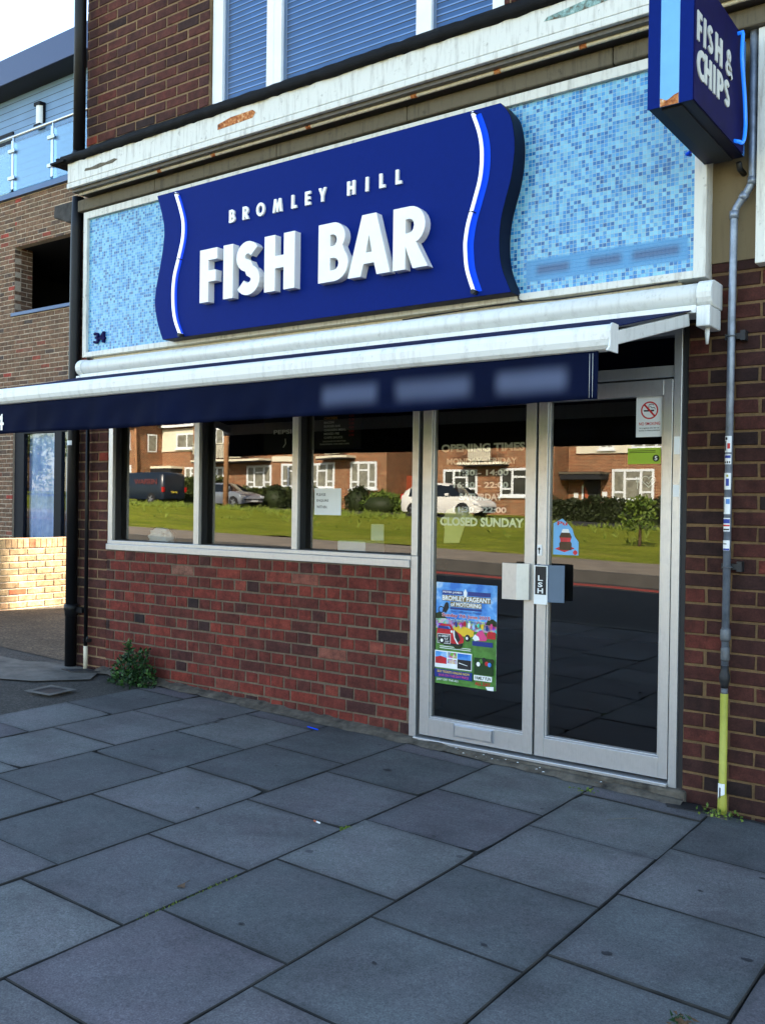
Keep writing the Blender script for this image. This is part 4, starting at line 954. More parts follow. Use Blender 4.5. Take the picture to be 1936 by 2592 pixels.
def _g(mb):
    mb.mat(M['joint'])
    for i in range(26):
        a = i*.24; 
    for i in range(40):
        p = Vector((-.86+random.gauss(0, .018), -2.02+random.gauss(0, .014), -.062+random.uniform(0, .025))); mb.mat(M['bark'] if i % 3 else M['leaf'])
        mb.poly([p, p+Vector((random.gauss(0, .012), random.gauss(0, .012), random.uniform(0, .014))), p+Vector((random.gauss(0, .012), random.gauss(0, .012), random.uniform(0, .012)))])
lit('debris_clump', 'small clump of dead leaves and moss on the slabs at lower right', 'litter', _g)
mb = MB().mat(M['bark'])
for i in range(60):
    x = random.uniform(-3.1, -1.7); y = random.uniform(-.12, -.04); z = gz(x, 0)+.022; mb.mat(M['bark'] if i % 4 else M['paper'])
    mb.poly([(x, y, z), (x+random.uniform(.005, .02), y+random.uniform(-.006, .006), z+.003), (x+random.uniform(0, .012), y+random.uniform(.004, .012), z+.004)])
o = mb.build('leaf_litter', kind='stuff'); tag(o, 'crumbs and leaf litter along the foot of the door threshold', 'litter')

# ================================================================ notices and stickers on the glass
Yp = .0395
po = thing('event_poster', 'colourful motoring pageant poster with blue sky and red car on the left door', 'poster', (-2.82, Yp, .36))
px, pX, pz, pZ = -3.025, -2.613, .362, .967
def PX(a): return px+(pX-px)*a
def PZ(b): return pZ-(pZ-pz)*b
def skyposter():
    n = NT('poster_sky_print'); c = n.coord(); f = n.noise(7, 5, .6)
    n.col(n.ramp(f, [(.42, S(36, 112, 200)), (.55, S(90, 160, 225)), (.68, S(205, 225, 240))])); return n.set(.35)
def crowdposter():
    n = NT('poster_crowd_print'); v = n.n('TexVoronoi'); v.inputs['Scale'].default_value = 55; n.l(n.coord(), v.inputs[0])
    n.col(n.mix(.35, v.outputs['Color'], S(40, 60, 100))); return n.set(.4)
M['p_sky'] = skyposter(); M['p_crowd'] = crowdposter(); M['p_grass'] = plain('poster_grass_print', S(84, 140, 62), .35, 0, .4, 20)
M['p_red'] = plain('poster_red_print', S(196, 34, 48), .35, 0, .3, 30); M['p_yellow'] = plain('poster_yellow_print', S(228, 190, 48), .35); M['p_pink'] = plain('poster_pink_print', S(215, 70, 130), .35)
M['p_gold'] = plain('poster_gold_print', S(120, 104, 62), .4); M['p_navy'] = plain('poster_navy_print', S(24, 50, 130), .35); M['p_cream'] = plain('poster_cream_print', S(236, 240, 240), .4)
mb = MB(); L_ = [0]
def rc_(m, a0, a1, b0, b1):
    L_[0] += .0002; y = Yp-L_[0]; mb.mat(M[m]); mb.quad((PX(a0), y, PZ(b1)), (PX(a1), y, PZ(b1)), (PX(a1), y, PZ(b0)), (PX(a0), y, PZ(b0)))
def pl_(m, pts):
    L_[0] += .0002; y = Yp-L_[0]; mb.mat(M[m]); mb.poly([(PX(a), y, PZ(b)) for a, b in pts])
def tx_(m, t, a0, a1, b0, b1, bold=.02):
    L_[0] += .0002; mb.mat(M[m]); text_fit(mb, t, PX(a0), PX(a1), PZ(b1), PZ(b0), Yp-L_[0], bold)
rc_('p_sky', 0, 1, 0, .45); rc_('p_grass', 0, 1, .45, 1); rc_('p_crowd', 0, 1, .355, .455)
pl_('leaf_dark', [(0, .36), (0, .31), (.06, .29), (.14, .33), (.2, .36)]); pl_('leaf_dark', [(.82, .38), (.86, .33), (.94, .32), (1, .345), (1, .39)])
rc_('p_navy', .10, .45, .075, .115); rc_('p_navy', .53, .90, .075, .115); tx_('p_cream', 'PETER JAMES', .115, .43, .083, .107); rc_('p_gold', .10, .90, .122, .178)
tx_('p_cream', 'BROMLEY PAGEANT', .105, .895, .126, .174, .03); pl_('p_cream', [(.46, .085), (.49, .05), (.52, .085), (.51, .13), (.47, .13)]); rc_('p_gold', .24, .76, .184, .232); tx_('p_cream', 'of MOTORING', .25, .75, .188, .228, .03); rc_('p_navy', .24, .76, .238, .258)
pl_('ink', arc(.09, .27, .05, .035, 0, 350, 18)); pl_('p_sky', arc(.09, .27, .036, .025, 0, 350, 16)); pl_('ink', [(.11, .28), (.15, .21), (.18, .19), (.21, .20), (.22, .245), (.17, .30)])
tx_('p_navy', 'Over 1,000 cars on Display!', .25, .76, .268, .293, .012); tx_('p_cream', 'Sunday 7th June 2015', .105, .905, .298, .345, .05); tx_('p_red', 'Sunday 7th June 2015', .11, .90, .301, .342, .025)
tx_('p_cream', 'Norman Park, Bromley', .205, .805, .352, .39, .03); tx_('ink_blue', 'Norman Park, Bromley', .21, .80, .354, .388, .015)
pl_('p_yellow', [(.30, .45), (.34, .41), (.40, .415), (.55, .425), (.64, .455), (.64, .50), (.57, .52), (.45, .51)]); pl_('ink', arc(.54, .525, .045, .035, 0, 350, 14))
pl_('p_red', [(.02, .50), (.05, .43), (.10, .405), (.26, .41), (.30, .45), (.44, .50), (.48, .54), (.47, .575), (.38, .595), (.10, .585), (.02, .55)]); pl_('ink', [(.31, .455), (.38, .49), (.42, .55), (.38, .58), (.33, .53)]); pl_('p_cream', [(.295, .48), (.31, .455), (.325, .47), (.33, .53), (.40, .60), (.38, .605), (.32, .545)]); pl_('ink', [(.1, .585), (.4, .595), (.47, .58), (.45, .615), (.15, .615)])
pl_('p_red', [(.85, .47), (.88, .44), (.99, .445), (.99, .51), (.86, .51)]); pl_('p_pink', [(.70, .46), (.78, .44), (.82, .47), (.86, .51), (.84, .535), (.72, .54), (.66, .50)]); pl_('p_cream', [(.62, .52), (.66, .48), (.72, .50), (.74, .53), (.66, .545)]); rc_('p_navy', .62, .95, .545, .59)
rc_('p_cream', .035, .26, .505, .6); rc_('ink', .042, .253, .509, .596)
tx_('p_cream', 'A GREAT', .06, .235, .517, .537); tx_('p_cream', 'FAMILY', .075, .22, .545, .563); tx_('p_cream', 'DAY OUT', .06, .235, .571, .589)
for q in (.625, .642): rc_('p_cream', .08, .6, q, q+.006)
rc_('p_cream', 0, .62, .672, .84); rc_('p_sky', .01, .205, .682, .80); pl_('p_red', [(.01, .74), (.10, .725), (.2, .74), (.2, .80), (.01, .80)]); rc_('p_crowd', .22, .375, .682, .735); rc_('p_crowd', .22, .30, .745, .79); rc_('p_crowd', .31, .375, .75, .79); rc_('p_sky', .385, .61, .682, .74); rc_('ink', .385, .61, .74, .83); pl_('p_cream', [(.41, .77), (.55, .79), (.55, .795), (.41, .778)])
rc_('p_navy', 0, .63, .855, .935); tx_('p_yellow', 'BUY TICKETS ONLINE NOW', .05, .59, .865, .888, .02); tx_('p_pink', 'SAVE ON THE DAY PRICE', .07, .57, .9, .922, .012); tx_('p_cream', 'JUST OFF THE A21', .04, .40, .945, .97, .012)
rc_('leaf', .66, .97, .70, .86); rc_('p_cream', .66, .95, .868, .918); tx_('leaf', 'FAMILY FUN', .68, .93, .876, .91, .03); tx_('p_red', 'ALL DAY', .68, .93, .93, .965, .03); pl_('p_cream', [(.85, .97), (.98, .96), (.98, 1), (.88, 1)])
pl_('p_sky', [(.10, .43), (.24, .425), (.27, .45), (.09, .452)]); pl_('p_crowd', [(.31, .425), (.36, .39), (.40, .415)]); pl_('ink', arc(.12, .57, .05, .035, 0, 350, 14)); pl_('p_cream', arc(.12, .57, .024, .017, 0, 350, 12)); pl_('p_cream', arc(.54, .525, .02, .015, 0, 350, 12)); pl_('p_crowd', [(.03, .40), (.07, .355), (.18, .35), (.3, .37), (.3, .40)])
pl_('p_cream', arc(.285, .475, .018, .014, 0, 350, 12)); pl_('p_navy', [(.05, .452), (.07, .425), (.22, .43), (.25, .455)]); pl_('leaf_dark', [(.30, .61), (.36, .64), (.46, .625), (.44, .605)])
for q_ in range(9): pl_(('p_navy', 'p_crowd', 'p_red', 'p_cream', 'p_sky', 'p_crowd', 'p_yellow', 'p_navy', 'p_pink')[q_], arc(.36+.072*q_, .40+.012*math.sin(q_*2.1), .022, .03, 0, 350, 9))
for q_ in range(7): pl_(('leaf', 'p_cream', 'p_grass', 'ink', 'p_red', 'p_sky', 'leaf_dark')[q_], arc(.69+.045*q_, .735+.025*math.sin(q_*1.7), .03, .022, 0, 350, 9))
mb.build('print', parent=po)
m2 = MB().mat(M['paper']).box(px, pX, Yp+.0003, Yp+.0013, pz, pZ); m2.build('paper_sheet', parent=po)
def sheet_thing(name, label, cat, x0, x1, z0, z1, y, fn, base='paper'):
    t = thing(name, label, cat, ((x0+x1)/2, y, z0)); m = MB().mat(M[base]).box(x0, x1, y, y+.001, z0, z1); m.build('paper_sheet', parent=t)
    m = MB(); fn(m, y-.0008); m.build('print', parent=t); return t
def nosmoke(m, y):
    m.mat(M['ink_red'])
    cx, cz, r = -1.735, 1.933, .046
    o = arc(cx, cz, r, r, 0, 350, 35); i_ = arc(cx, cz, r*.84, r*.84, 0, 350, 35)
    for k in range(36): j = (k+1) % 36; m.quad((o[k][0], y, o[k][1]), (o[j][0], y, o[j][1]), (i_[j][0], y, i_[j][1]), (i_[k][0], y, i_[k][1]))
    d = r*.66; m.quad((cx-d, y, cz+d-.004), (cx-d+.006, y, cz+d+.004), (cx+d, y, cz-d+.004), (cx+d-.006, y, cz-d-.004))
    m.mat(M['ink']); m.quad((cx-.03, y+.0003, cz-.006), (cx+.024, y+.0003, cz-.006), (cx+.024, y+.0003, cz+.002), (cx-.03, y+.0003, cz+.002))
    sm = [(cx+.03, cz+.004), (cx+.026, cz+.014), (cx+.012, cz+.012), (cx+.006, cz+.02), (cx-.006, cz+.014), (cx-.002, cz+.03), (cx+.014, cz+.032), (cx+.022, cz+.026)]
    m.add([(a, b, 0) for a, b in stroke(sm, .0035)], [tuple(range(16))], lambda u, v, t: (u, y+.0002, v))
    m.mat(M['ink_red']); text_fit(m, 'NO SMOKING', -1.79, -1.678, 1.856, 1.872, y, .012)
    m.mat(M['ink']); text_fit(m, 'It is against the law to', -1.787, -1.683, 1.836, 1.846, y, .014); text_fit(m, 'smoke in these premises', -1.79, -1.68, 1.823, 1.833, y, .014)
sheet_thing('no_smoking_sign', 'white NO SMOKING notice with red circle at the top of the right door', 'sign', -1.806, -1.664, 1.795, 2.008, .040, nosmoke)
def enq(m, y):
    m.mat(M['ink'])
    for t, x0, x1, z in (('PLEASE', -4.008, -3.93, 1.478), ('ENQUIRE', -4.005, -3.905, 1.437), ('WITHIN.', -4.005, -3.915, 1.396)): text_fit(m, t, x0, x1, z, z+.018, y, .006)
sheet_thing('window_notice', 'white paper notice reading PLEASE ENQUIRE WITHIN in the third window pane', 'notice', -4.026, -3.80, 1.352, 1.528, .0862, enq)
M['hyg_green'] = plain('lime_sticker', S(150, 186, 40), .4)
def hyg(m, y):
    m.mat(M['leaf_dark']); 
    for k in range(2): m.quad((-1.84, y, 1.722-k*.008), (-1.7, y, 1.722-k*.008), (-1.7, y, 1.725-k*.008), (-1.84, y, 1.725-k*.008))
    m.poly([(a, y, b) for a, b in arc(-1.697, 1.684, .018, .018, 0, 345, 24)]); m.mat(M['paper']); text_fit(m, '5', -1.704, -1.690, 1.673, 1.695, y-.0004, .03)
sheet_thing('hygiene_sticker', 'lime green food hygiene rating sticker with a 5 on the right door', 'sticker', -1.848, -1.672, 1.655, 1.738, .040, hyg, 'hyg_green')
mb = MB().mat(M['letter_grey'])
pts = [(-1.735, 1.535)]+[(-1.735-.036*math.sin(t)**3*1.0, 1.563+.034*(13*math.cos(t)-5*math.cos(2*t)-2*math.cos(3*t)-math.cos(4*t))/16-.005) for t in lin(3.14, -3.14, 30)]
pts = [(-1.735+.036*math.sin(t)**3, 1.566+.034*(13*math.cos(t)-5*math.cos(2*t)-2*math.cos(3*t)-math.cos(4*t))/16) for t in lin(-3.0, 3.0, 40)]
q = stroke(pts, .0045)
for i in range(len(pts)-1): mb.quad((q[i][0], .0435, q[i][1]), (q[i+1][0], .0435, q[i+1][1]), (q[-2-i][0], .0435, q[-2-i][1]), (q[-1-i][0], .0435, q[-1-i][1]))
for a, b in (((-1.748, 1.562), (-1.736, 1.551)), ((-1.736, 1.551), (-1.712, 1.585))):
    s_ = stroke([a, b], .004); mb.poly([(u, .0433, v) for u, v in s_])
for x in (-1.802, -1.795, -1.788): mb.quad((x-.0015, .0435, 1.567), (x+.0015, .0435, 1.567), (x+.0015, .0435, 1.588), (x-.0015, .0435, 1.588))
mb.quad((-1.803, .0435, 1.560), (-1.787, .0435, 1.560), (-1.787, .0435, 1.567), (-1.803, .0435, 1.567)); mb.quad((-1.797, .0435, 1.525), (-1.793, .0435, 1.525), (-1.793, .0435, 1.56), (-1.797, .0435, 1.56))
tag(mb.build('heart_sticker'), 'white heart outline sticker with a fork on the right door glass', 'sticker')
dk = thing('drink_sticker', 'pale blue torn sticker of a cola bottle low on the right door glass', 'sticker', (-2.2, .0404, 1.16))
mb = MB().mat(M['pale_blue']); mb.prism([(-2.268, 1.163), (-2.118, 1.163), (-2.118, 1.235), (-2.145, 1.27), (-2.155, 1.305), (-2.178, 1.33), (-2.215, 1.362), (-2.268, 1.335)], fy, .0412, .0404); mb.build('backing', parent=dk)
mb = MB().mat(M['p_red']); text_fit(mb, 'Pu', -2.245, -2.185, 1.325, 1.347, .0396, .03)
mb.poly([(u, .0397, v) for u, v in [(-2.258, 1.195), (-2.2, 1.178), (-2.14, 1.2), (-2.19, 1.222)]]); mb.poly([(u, .0397, v) for u, v in arc(-2.137, 1.178, .013, .013, 0, 340, 14)])
mb.mat(M['bark']); mb.poly([(u, .0394, v) for u, v in [(-2.228, 1.19), (-2.16, 1.19), (-2.158, 1.225), (-2.166, 1.24), (-2.158, 1.262), (-2.17, 1.285), (-2.22, 1.285), (-2.232, 1.262), (-2.222, 1.24), (-2.232, 1.225)]])
mb.mat(M['p_red']); mb.quad((-2.224, .0392, 1.235), (-2.166, .0392, 1.235), (-2.162, .0392, 1.258), (-2.228, .0392, 1.258)); mb.mat(M['paper']); mb.poly([(u, .0393, v) for u, v in [(-2.22, 1.285), (-2.17, 1.285), (-2.178, 1.305), (-2.212, 1.305)]]); mb.build('print', parent=dk)
mb = MB().mat(M['letter_grey']); mb.prism([(-2.99, 1.20), (-2.885, 1.205), (-2.865, 1.255), (-2.85, 1.30), (-2.79, 1.36), (-2.80, 1.385), (-2.88, 1.42), (-2.97, 1.40), (-2.995, 1.35), (-2.985, 1.28)], fy, .056, .060)
M['ghost'] = plain('yellowed_paper', S(205, 200, 140), .7)
for i in range(len(mb.m)): pass
mb.mats = [M['ghost']]; tag(mb.build('paper_scrap'), 'yellowed torn paper stuck behind the left door glass below the opening times', 'paper')
for x0, z0, x1, z1 in ((-1.592, 1.70, -1.562, 1.79), (-1.594, 1.485, -1.562, 1.545)):
    m2 = MB().mat(M['paper']).box(x0, x1, .0015, .0035, z0, z1); m2.build('label_sticker', parent=df)

# ---------------------------------------------------------------- things inside the shop
def menu(name, label, x0, x1, z0, z1, y, lines, cat='menu board'):
    t = thing(name, label, cat, ((x0+x1)/2, y, z0)); m = MB().mat(M['ink']).box(x0, x1, y, y+.04, z0, z1); m.build('board', parent=t, bevel=.005)
    m = MB(); lines(m, y-.003); m.build('lettering', parent=t); return t
M['menu_amber'] = plain('amber_menu_lettering', S(235, 180, 90), .6); M['menu_grey'] = plain('grey_menu_lettering', S(235, 235, 235), .6)
def lns(x0, xp, z0, items, prices):
    def f(m, y):
        for i, s in enumerate(items):
            m.mat(M['menu_amber'] if i == 0 else M['menu_grey']); w = .035*len(s); text_fit(m, s, x0, x0+w, z0-i*.085, z0-i*.085+.05, y, .01)
        m.mat(M['p_red'])
        for i, s in enumerate(prices): text_fit(m, s, xp, xp+.16, z0-i*.085, z0-i*.085+.05, y, .01)
    return f
def menu_lines(m, y):
    m.mat(M['menu_amber']); text_fit(m, 'CHICKEN', -4.29, -4.17, 2.030, 2.048, y, .02); m.mat(M['menu_grey'])
    for i, (t, w_) in enumerate((('BACON', .09), ('BURGER BAR', .15), ('CHICKEN MEAL', .20), ('MIXED PIE', .14), ('CHIPS SAUCE', .17))): text_fit(m, t, -4.29, -4.29+w_, 2.0-i*.027, 2.016-i*.027, y, .02)
    text_fit(m, 'SAUSAGE IN BATTER', -4.30, -4.09, 1.868, 1.878, y, .015); text_fit(m, 'TRADITIONAL COD AND CHIPS', -4.33, -4.06, 1.848, 1.858, y, .015)
    m.mat(M['p_red'])
    for i in range(6): text_fit(m, ('4.20', '2.10', '3.30', '4.50', '3.60', '2.90')[i], -4.065, -4.02, 2.04-i*.027, 2.056-i*.027, y, .02)
menu('menu_board', 'dark menu board with amber and white price list hanging inside the third window', -4.43, -3.96, 1.815, 2.30, .5, menu_lines)
def pep(m, y): m.mat(M['menu_grey']); text_fit(m, 'PEPSI', -4.775, -4.60, 1.94, 1.972, y, .02); m.poly([(u, y, v) for u, v in stroke([(-4.66, 1.905), (-4.655, 1.87), (-4.68, 1.84)], .008)])
menu('drinks_board', 'dark drinks board lettered PEPSI hanging inside the second window', -4.88, -4.5, 1.80, 2.30, .5, pep, 'sign board')
mb = MB().mat(M['room']).box(-6.05, -3.4, .22, .75, .95, 1.03); ct = thing('counter', 'low dark counter shelf inside behind the shop window', 'counter', (-4.7, .5, .03))
mb.box(-6.05, -3.4, .24, .72, .05, .95); mb.build('shelf', parent=ct)
def crump(name, label, cx, cy, z, sx, sy, sz, m='paper', cat='paper bag'):
    b = bmesh.new(); bmesh.ops.create_icosphere(b, subdivisions=3, radius=1)
    for v in b.verts:
        n_ = 1+random.uniform(-.12, .12); v.co = Vector((cx+v.co.x*sx*n_, cy+v.co.y*sy*n_, z+sz+v.co.z*sz*n_))
    me = bpy.data.meshes.new(name); b.to_mesh(me); b.free(); me.materials.append(M[m]); o = bpy.data.objects.new(name, me); C.objects.link(o); tag(o, label, cat)
crump('paper_bag', 'crumpled white paper bag on the counter inside the first window', -5.85, .36, 1.03, .13, .08, .095)
mb = MB().mat(M['paper']); mb.box(-4.02, -3.78, .33, .55, 1.031, 1.175); mb.box(-3.90, -3.79, .55, .56, 1.175, 1.29); tag(mb.build('paper_stack', bevel=.006), 'stack of white wrapping paper on the counter inside the third window', 'paper stack')
mb = MB().mat(M['paper']); mb.prism([(-5.82, .27), (-5.64, .25), (-5.60, .42), (-5.80, .44)], lambda u, v, t: (u, v, t), 1.031, 1.095); tag(mb.build('flat_paper'), 'flat white paper sheet on the counter beside the crumpled bag', 'paper')

# ================================================================ neighbour sign at the right edge
nb = thing('neighbour_fascia', 'white framed sign panel of the next shop at the right edge', 'fascia panel', (0, -.05, 2.59))
mb = MB().mat(M['white_paint']); mb.box(-1.19, -1.13, -.09, -.007, 2.59, 3.70).box(2.94, 3.0, -.09, -.007, 2.59, 3.70).box(-1.13, 2.94, -.09, -.007, 2.59, 2.65).box(-1.13, 2.94, -.09, -.007, 3.64, 3.70); mb.build('timber_frame', parent=nb, bevel=.004)
MB().mat(M['house_white']).box(-1.13, 2.94, -.07, -.008, 2.65, 3.64).build('panel', parent=nb)

# ================================================================ left modern building
LY = 4.2
lb = thing('apartment_building', 'modern brown brick apartment building with balcony and grey cladding on the left', 'building', (-14, LY, .2))
lf = lambda u, d, z: (u, LY-d, z)
m = MB(); rects = [(-16.5, -13.93, .1, 6.36), (-13.93, -9.8, 2.6, 4.44), (-13.93, -9.8, 5.56, 6.36), (-13.93, -9.8, .1, .66), (-11.3, -9.8, .66, 2.6), (-11.3, -9.8, 4.44, 5.56)]
for r in rects: bricks(m, *r, lf, M['brick_multi'], course=.0745, L=.231, z_ref=4.193, u_ref=-13.304)
m.mat(M['mortar_pale'])
for a, b, c, d in rects: m.box(a, b, LY+.006, LY+.12, c, d)
m.build('brick_wall', parent=lb)
m = MB(); bricks(m, LY, LY+.33, 4.46, 5.58, lambda u, d, z: (-13.93+d, u, z), M['brick_multi'], course=.0745, L=.231, z_ref=4.193, u_ref=LY)
bricks(m, -15.5, -10.2, 4.3, 5.9, lambda u, d, z: (u, LY+2.6-d, z), M['brick_multi'], course=.0745, L=.231, z_ref=4.193, u_ref=LY)
m.mat(M['mortar_pale']).box(-14.1, -13.936, LY+.12, LY+.33, 4.4, 5.6).box(-15.5, -10.2, LY+2.606, LY+2.8, 4.3, 5.9)
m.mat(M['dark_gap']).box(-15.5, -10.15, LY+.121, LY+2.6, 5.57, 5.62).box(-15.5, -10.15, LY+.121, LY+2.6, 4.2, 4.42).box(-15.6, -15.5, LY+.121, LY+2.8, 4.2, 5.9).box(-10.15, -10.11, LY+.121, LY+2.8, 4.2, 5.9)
m.build('recess', parent=lb)
MB().mat(M['slate']).box(-13.99, -11.25, LY-.03, LY+.34, 4.43, 4.485).build('recess_sill', parent=lb, bevel=.004)
mb = MB().mat(M['brick_shell']); mb.box(-16.5, -9.82, LY+2.9, 14, 0, 8.1).box(-10.1, -9.82, LY+.121, LY+2.9, 0, 6.36).box(-16.5, -16.2, LY+.121, LY+2.9, 0, 6.36); mb.build('shell_wall', parent=lb)
MB().mat(M['slate']).box(-16.5, -9.75, LY-.06, LY+2.9, 6.362, 6.45).build('balcony_edge', parent=lb, bevel=.004)
mb = MB().mat(M['clad']).box(-16.5, -9.8, LY+.24, LY+.89, 6.451, 8.194); mb.build('cladding', parent=lb)
mb = MB().mat(M['dark_frame']).box(-16.0, -14.36, LY+.21, LY+.239, 6.46, 7.62); mb.mat(M['house_white']).box(-15.9, -14.42, LY+.19, LY+.21, 6.5, 7.3); mb.build('balcony_door', parent=lb)
mb = MB().mat(M['dark_gap']).box(-17, -9.5, LY-.14, LY+1.5, 8.195, 8.2); mb.build('roof_soffit', parent=lb)
mb = MB().mat(M['roof_metal']).box(-17, -9.5, LY-.16, LY-.141, 8.19, 8.6).box(-17, -9.5, LY-.14, 14.2, 8.201, 8.6); mb.build('roof_fascia', parent=lb, bevel=.006)
mb = MB().mat(M['steel']); mb.tube([(-16.5, LY-.02, 7.37), (-9.8, LY-.02, 7.37)], .028, 12); rail = mb.build('handrail', parent=lb)
for x in (-16.1, -15.03, -13.96, -12.89, -11.82, -10.75):
    mb = MB().mat(M['steel']); mb.box(x-.03, x+.03, LY-.05, LY-.02, 6.50, 7.30).box(x-.012, x+.012, LY-.04, LY-.01, 7.30, 7.36)
    for z in (6.68, 7.12): mb.box(x-.09, x+.09, LY-.075, LY-.0505, z-.03, z+.03)
    mb.build('balustrade_post', parent=lb, bevel=.006)
for a, b in zip((-16.1, -15.03, -13.96, -12.89, -11.82), (-15.03, -13.96, -12.89, -11.82, -10.75)):
    MB().mat(M['glass_balc']).box(a+.04, b-.04, LY-.046, LY-.036, 6.47, 7.26).build('balustrade_glass', parent=lb)
mb = MB().mat(M['dark_frame']).box(-13.66, -13.48, LY+.20, LY+.238, 7.49, 7.90).box(-13.65, -13.49, LY+.13, LY+.20, 7.49, 7.545).box(-13.65, -13.49, LY+.13, LY+.20, 7.845, 7.9)
mb.mat(M['paper']); mb.prism(arc(-13.57, 0, .07, .08, 180, 360, 10), lambda u, v, t: (u, LY+.20+v*.8, t), 7.546, 7.844); mb.build('wall_light', parent=lb)
mb = MB().mat(M['dark_frame']); 
for a, b in ((-13.92, -13.66), (-12.85, -12.66), (-11.45, -11.3)): mb.box(a, b, LY+.03, LY+.10, .70, 2.6)
mb.box(-13.66, -12.85, LY+.03, LY+.10, .70, .79).box(-12.66, -11.45, LY+.03, LY+.10, .70, .79).box(-13.66, -12.85, LY+.03, LY+.10, 2.5, 2.6).box(-12.66, -11.45, LY+.03, LY+.10, 2.5, 2.6).box(-13.95, -11.28, LY-.04, LY+.12, .655, .699)
fw = mb.build('flat_window', parent=lb, bevel=.006)
for a, b in ((-13.66, -12.85), (-12.66, -11.45)):
    m2 = MB().mat(M['glass_up']); m2.quad((a, LY+.065, .79), (b, LY+.065, .79), (b, LY+.065, 2.5), (a, LY+.065, 2.5)); m2.build('pane', parent=fw)
    m2 = MB().mat(M['curtain']); m2.smooth = True; xs = lin(a-.05, b+.05, 60); zs = lin(.72, 2.55, 6)
    for z in zs:
        for x in xs: m2.v.append((x, LY+.16+.03*math.sin(x*21+.6*math.sin(z*2))+.018*math.sin(x*47+z*1.4), z))
    for jj in range(6):
        for i in range(60): q_ = jj*61+i; m2.face((q_, q_+1, q_+62, q_+61))
    m2.build('net_curtain', parent=fw)
MB().mat(M['room']).box(-14, -11.2, LY+.4, LY+.45, .5, 2.7).box(-14.0, -13.95, LY+.121, LY+.4, .5, 2.7).box(-11.25, -11.2, LY+.121, LY+.4, .5, 2.7).build('window_room', parent=lb)

lw = thing('garden_wall', 'low brick garden wall lit by a patch of sun beside the apartment building', 'wall', (-9.65, 2, .19))
WX = -9.57
lwf = lambda u, d, z: (WX+d, u, z)
m = MB(); bricks(m, -.6, 4.05, .12, .875, lwf, M['brick_buff'], course=.0755, L=.2305, z_ref=.195, u_ref=.0)
m.mat(M['brick_buff'])
u = -.6
while u < 4.05:
    m.r = random.random(); m.box(WX-.215, WX+.002, u+.005, u+.068, .884, .985); u += .0745
m.mat(M['mortar_white']).box(WX-.21, WX-.006, -.6, 4.05, .0, .98); m.build('brickwork', parent=lw)

# ================================================================ across the road
def win_h(parent, x0, x1, z0, z1, yf, kind='triple', pane='net'):
    """casement window facing +y on a wall at yf"""
    m = MB().mat(M['white_frame']); y0, y1 = yf-.02, yf+.05; w = .13
    m.box(x0, x0+w, y0, y1, z0, z1).box(x1-w, x1, y0, y1, z0, z1).box(x0+w, x1-w, y0, y1, z0, z0+w).box(x0+w, x1-w, y0, y1, z1-w, z1).box(x0-.08, x1+.08, y0, y1+.08, z0-.09, z0-.001)
    W = x1-x0
    if kind == 'triple':
        a, b = x0+W*.31, x1-W*.31; m.box(a-.065, a+.065, y0, y1-.01, z0+w, z1-w).box(b-.065, b+.065, y0, y1-.01, z0+w, z1-w)
        H = z1-z0; m.box(a+.065, b-.065, y0, y1-.015, z1-.34*H, z1-.34*H+.1)
        for p, q in ((x0+w, a-.065), (b+.065, x1-w)): m.box(p, q, y0, y1-.015, z0+.24*H, z0+.24*H+.1)
    elif kind == 'three':
        for t in (1/3, 2/3): m.box(x0+W*t-.055, x0+W*t+.055, y0, y1-.01, z0+w, z1-w)
    elif kind == 'two': m.box((x0+x1)/2-.055, (x0+x1)/2+.055, y0, y1-.01, z0+w, z1-w)
    f = m.build('window', parent=parent)
    m = MB().mat(M[pane]); m.quad((x1-w, yf+.008, z0+w), (x0+w, yf+.008, z0+w), (x0+w, yf+.008, z1-w), (x1-w, yf+.008, z1-w)); m.build('pane', parent=f)
def balcony(parent, x0, x1, z, yf, d=1.0):
    m = MB().mat(M['house_white']).box(x0, x1, yf+.001, yf+d, z-.13, z)
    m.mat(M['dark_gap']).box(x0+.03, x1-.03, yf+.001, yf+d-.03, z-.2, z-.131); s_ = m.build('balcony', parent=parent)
    m = MB().mat(M['dark_frame'])
    x = x0+.03
    while x < x1: m.box(x-.008, x+.008, yf+d-.05, yf+d-.03, z, z+.95); x += .12
    m.box(x0+.02, x1-.02, yf+d-.06, yf+d-.02, z+.95, z+.99)
    m.mat(M['house_white']).box(x0+.25*(x1-x0), x1-.25*(x1-x0), yf+d-.1, yf+d-.07, z+.08, z+.9); m.build('railing', parent=s_)
def house(name, label, x0, x1, yf, depth, zb, ze):
    t = thing(name, label, 'house', ((x0+x1)/2, yf, zb))
    MB().mat(M['house_brick']).box(x0, x1, yf-depth, yf, zb-1.2, ze).build('wall', parent=t)
    m = MB().mat(M['roof_tile']); cx = (x0+x1)/2; r = min(depth/2+.4, (x1-x0)/2)
    a = [(x0-.4, yf+.45, ze), (x1+.4, yf+.45, ze), (x1+.4, yf-depth-.4, ze), (x0-.4, yf-depth-.4, ze)]; ym = yf-depth/2
    p, q = (x0-.4+r, ym, ze+2.6), (x1+.4-r, ym, ze+2.6)
    m.poly([a[1], a[0], p, q]); m.poly([a[3], a[2], q, p]); m.poly([a[0], a[3], p]); m.poly([a[2], a[1], q]); m.poly(a)
    rf = m.build('roof', parent=t)
    MB().mat(M['white_frame']).box(x0-.41, x1+.41, yf+.451, yf+.48, ze-.16, ze+.02).build('gutter_board', parent=rf)
    MB().mat(M['house_brick']).box(cx-.5, cx+.5, ym-.35, ym+.35, ze+1.6, ze+3.6).build('chimney', parent=rf)
    return t
YH = -39.0
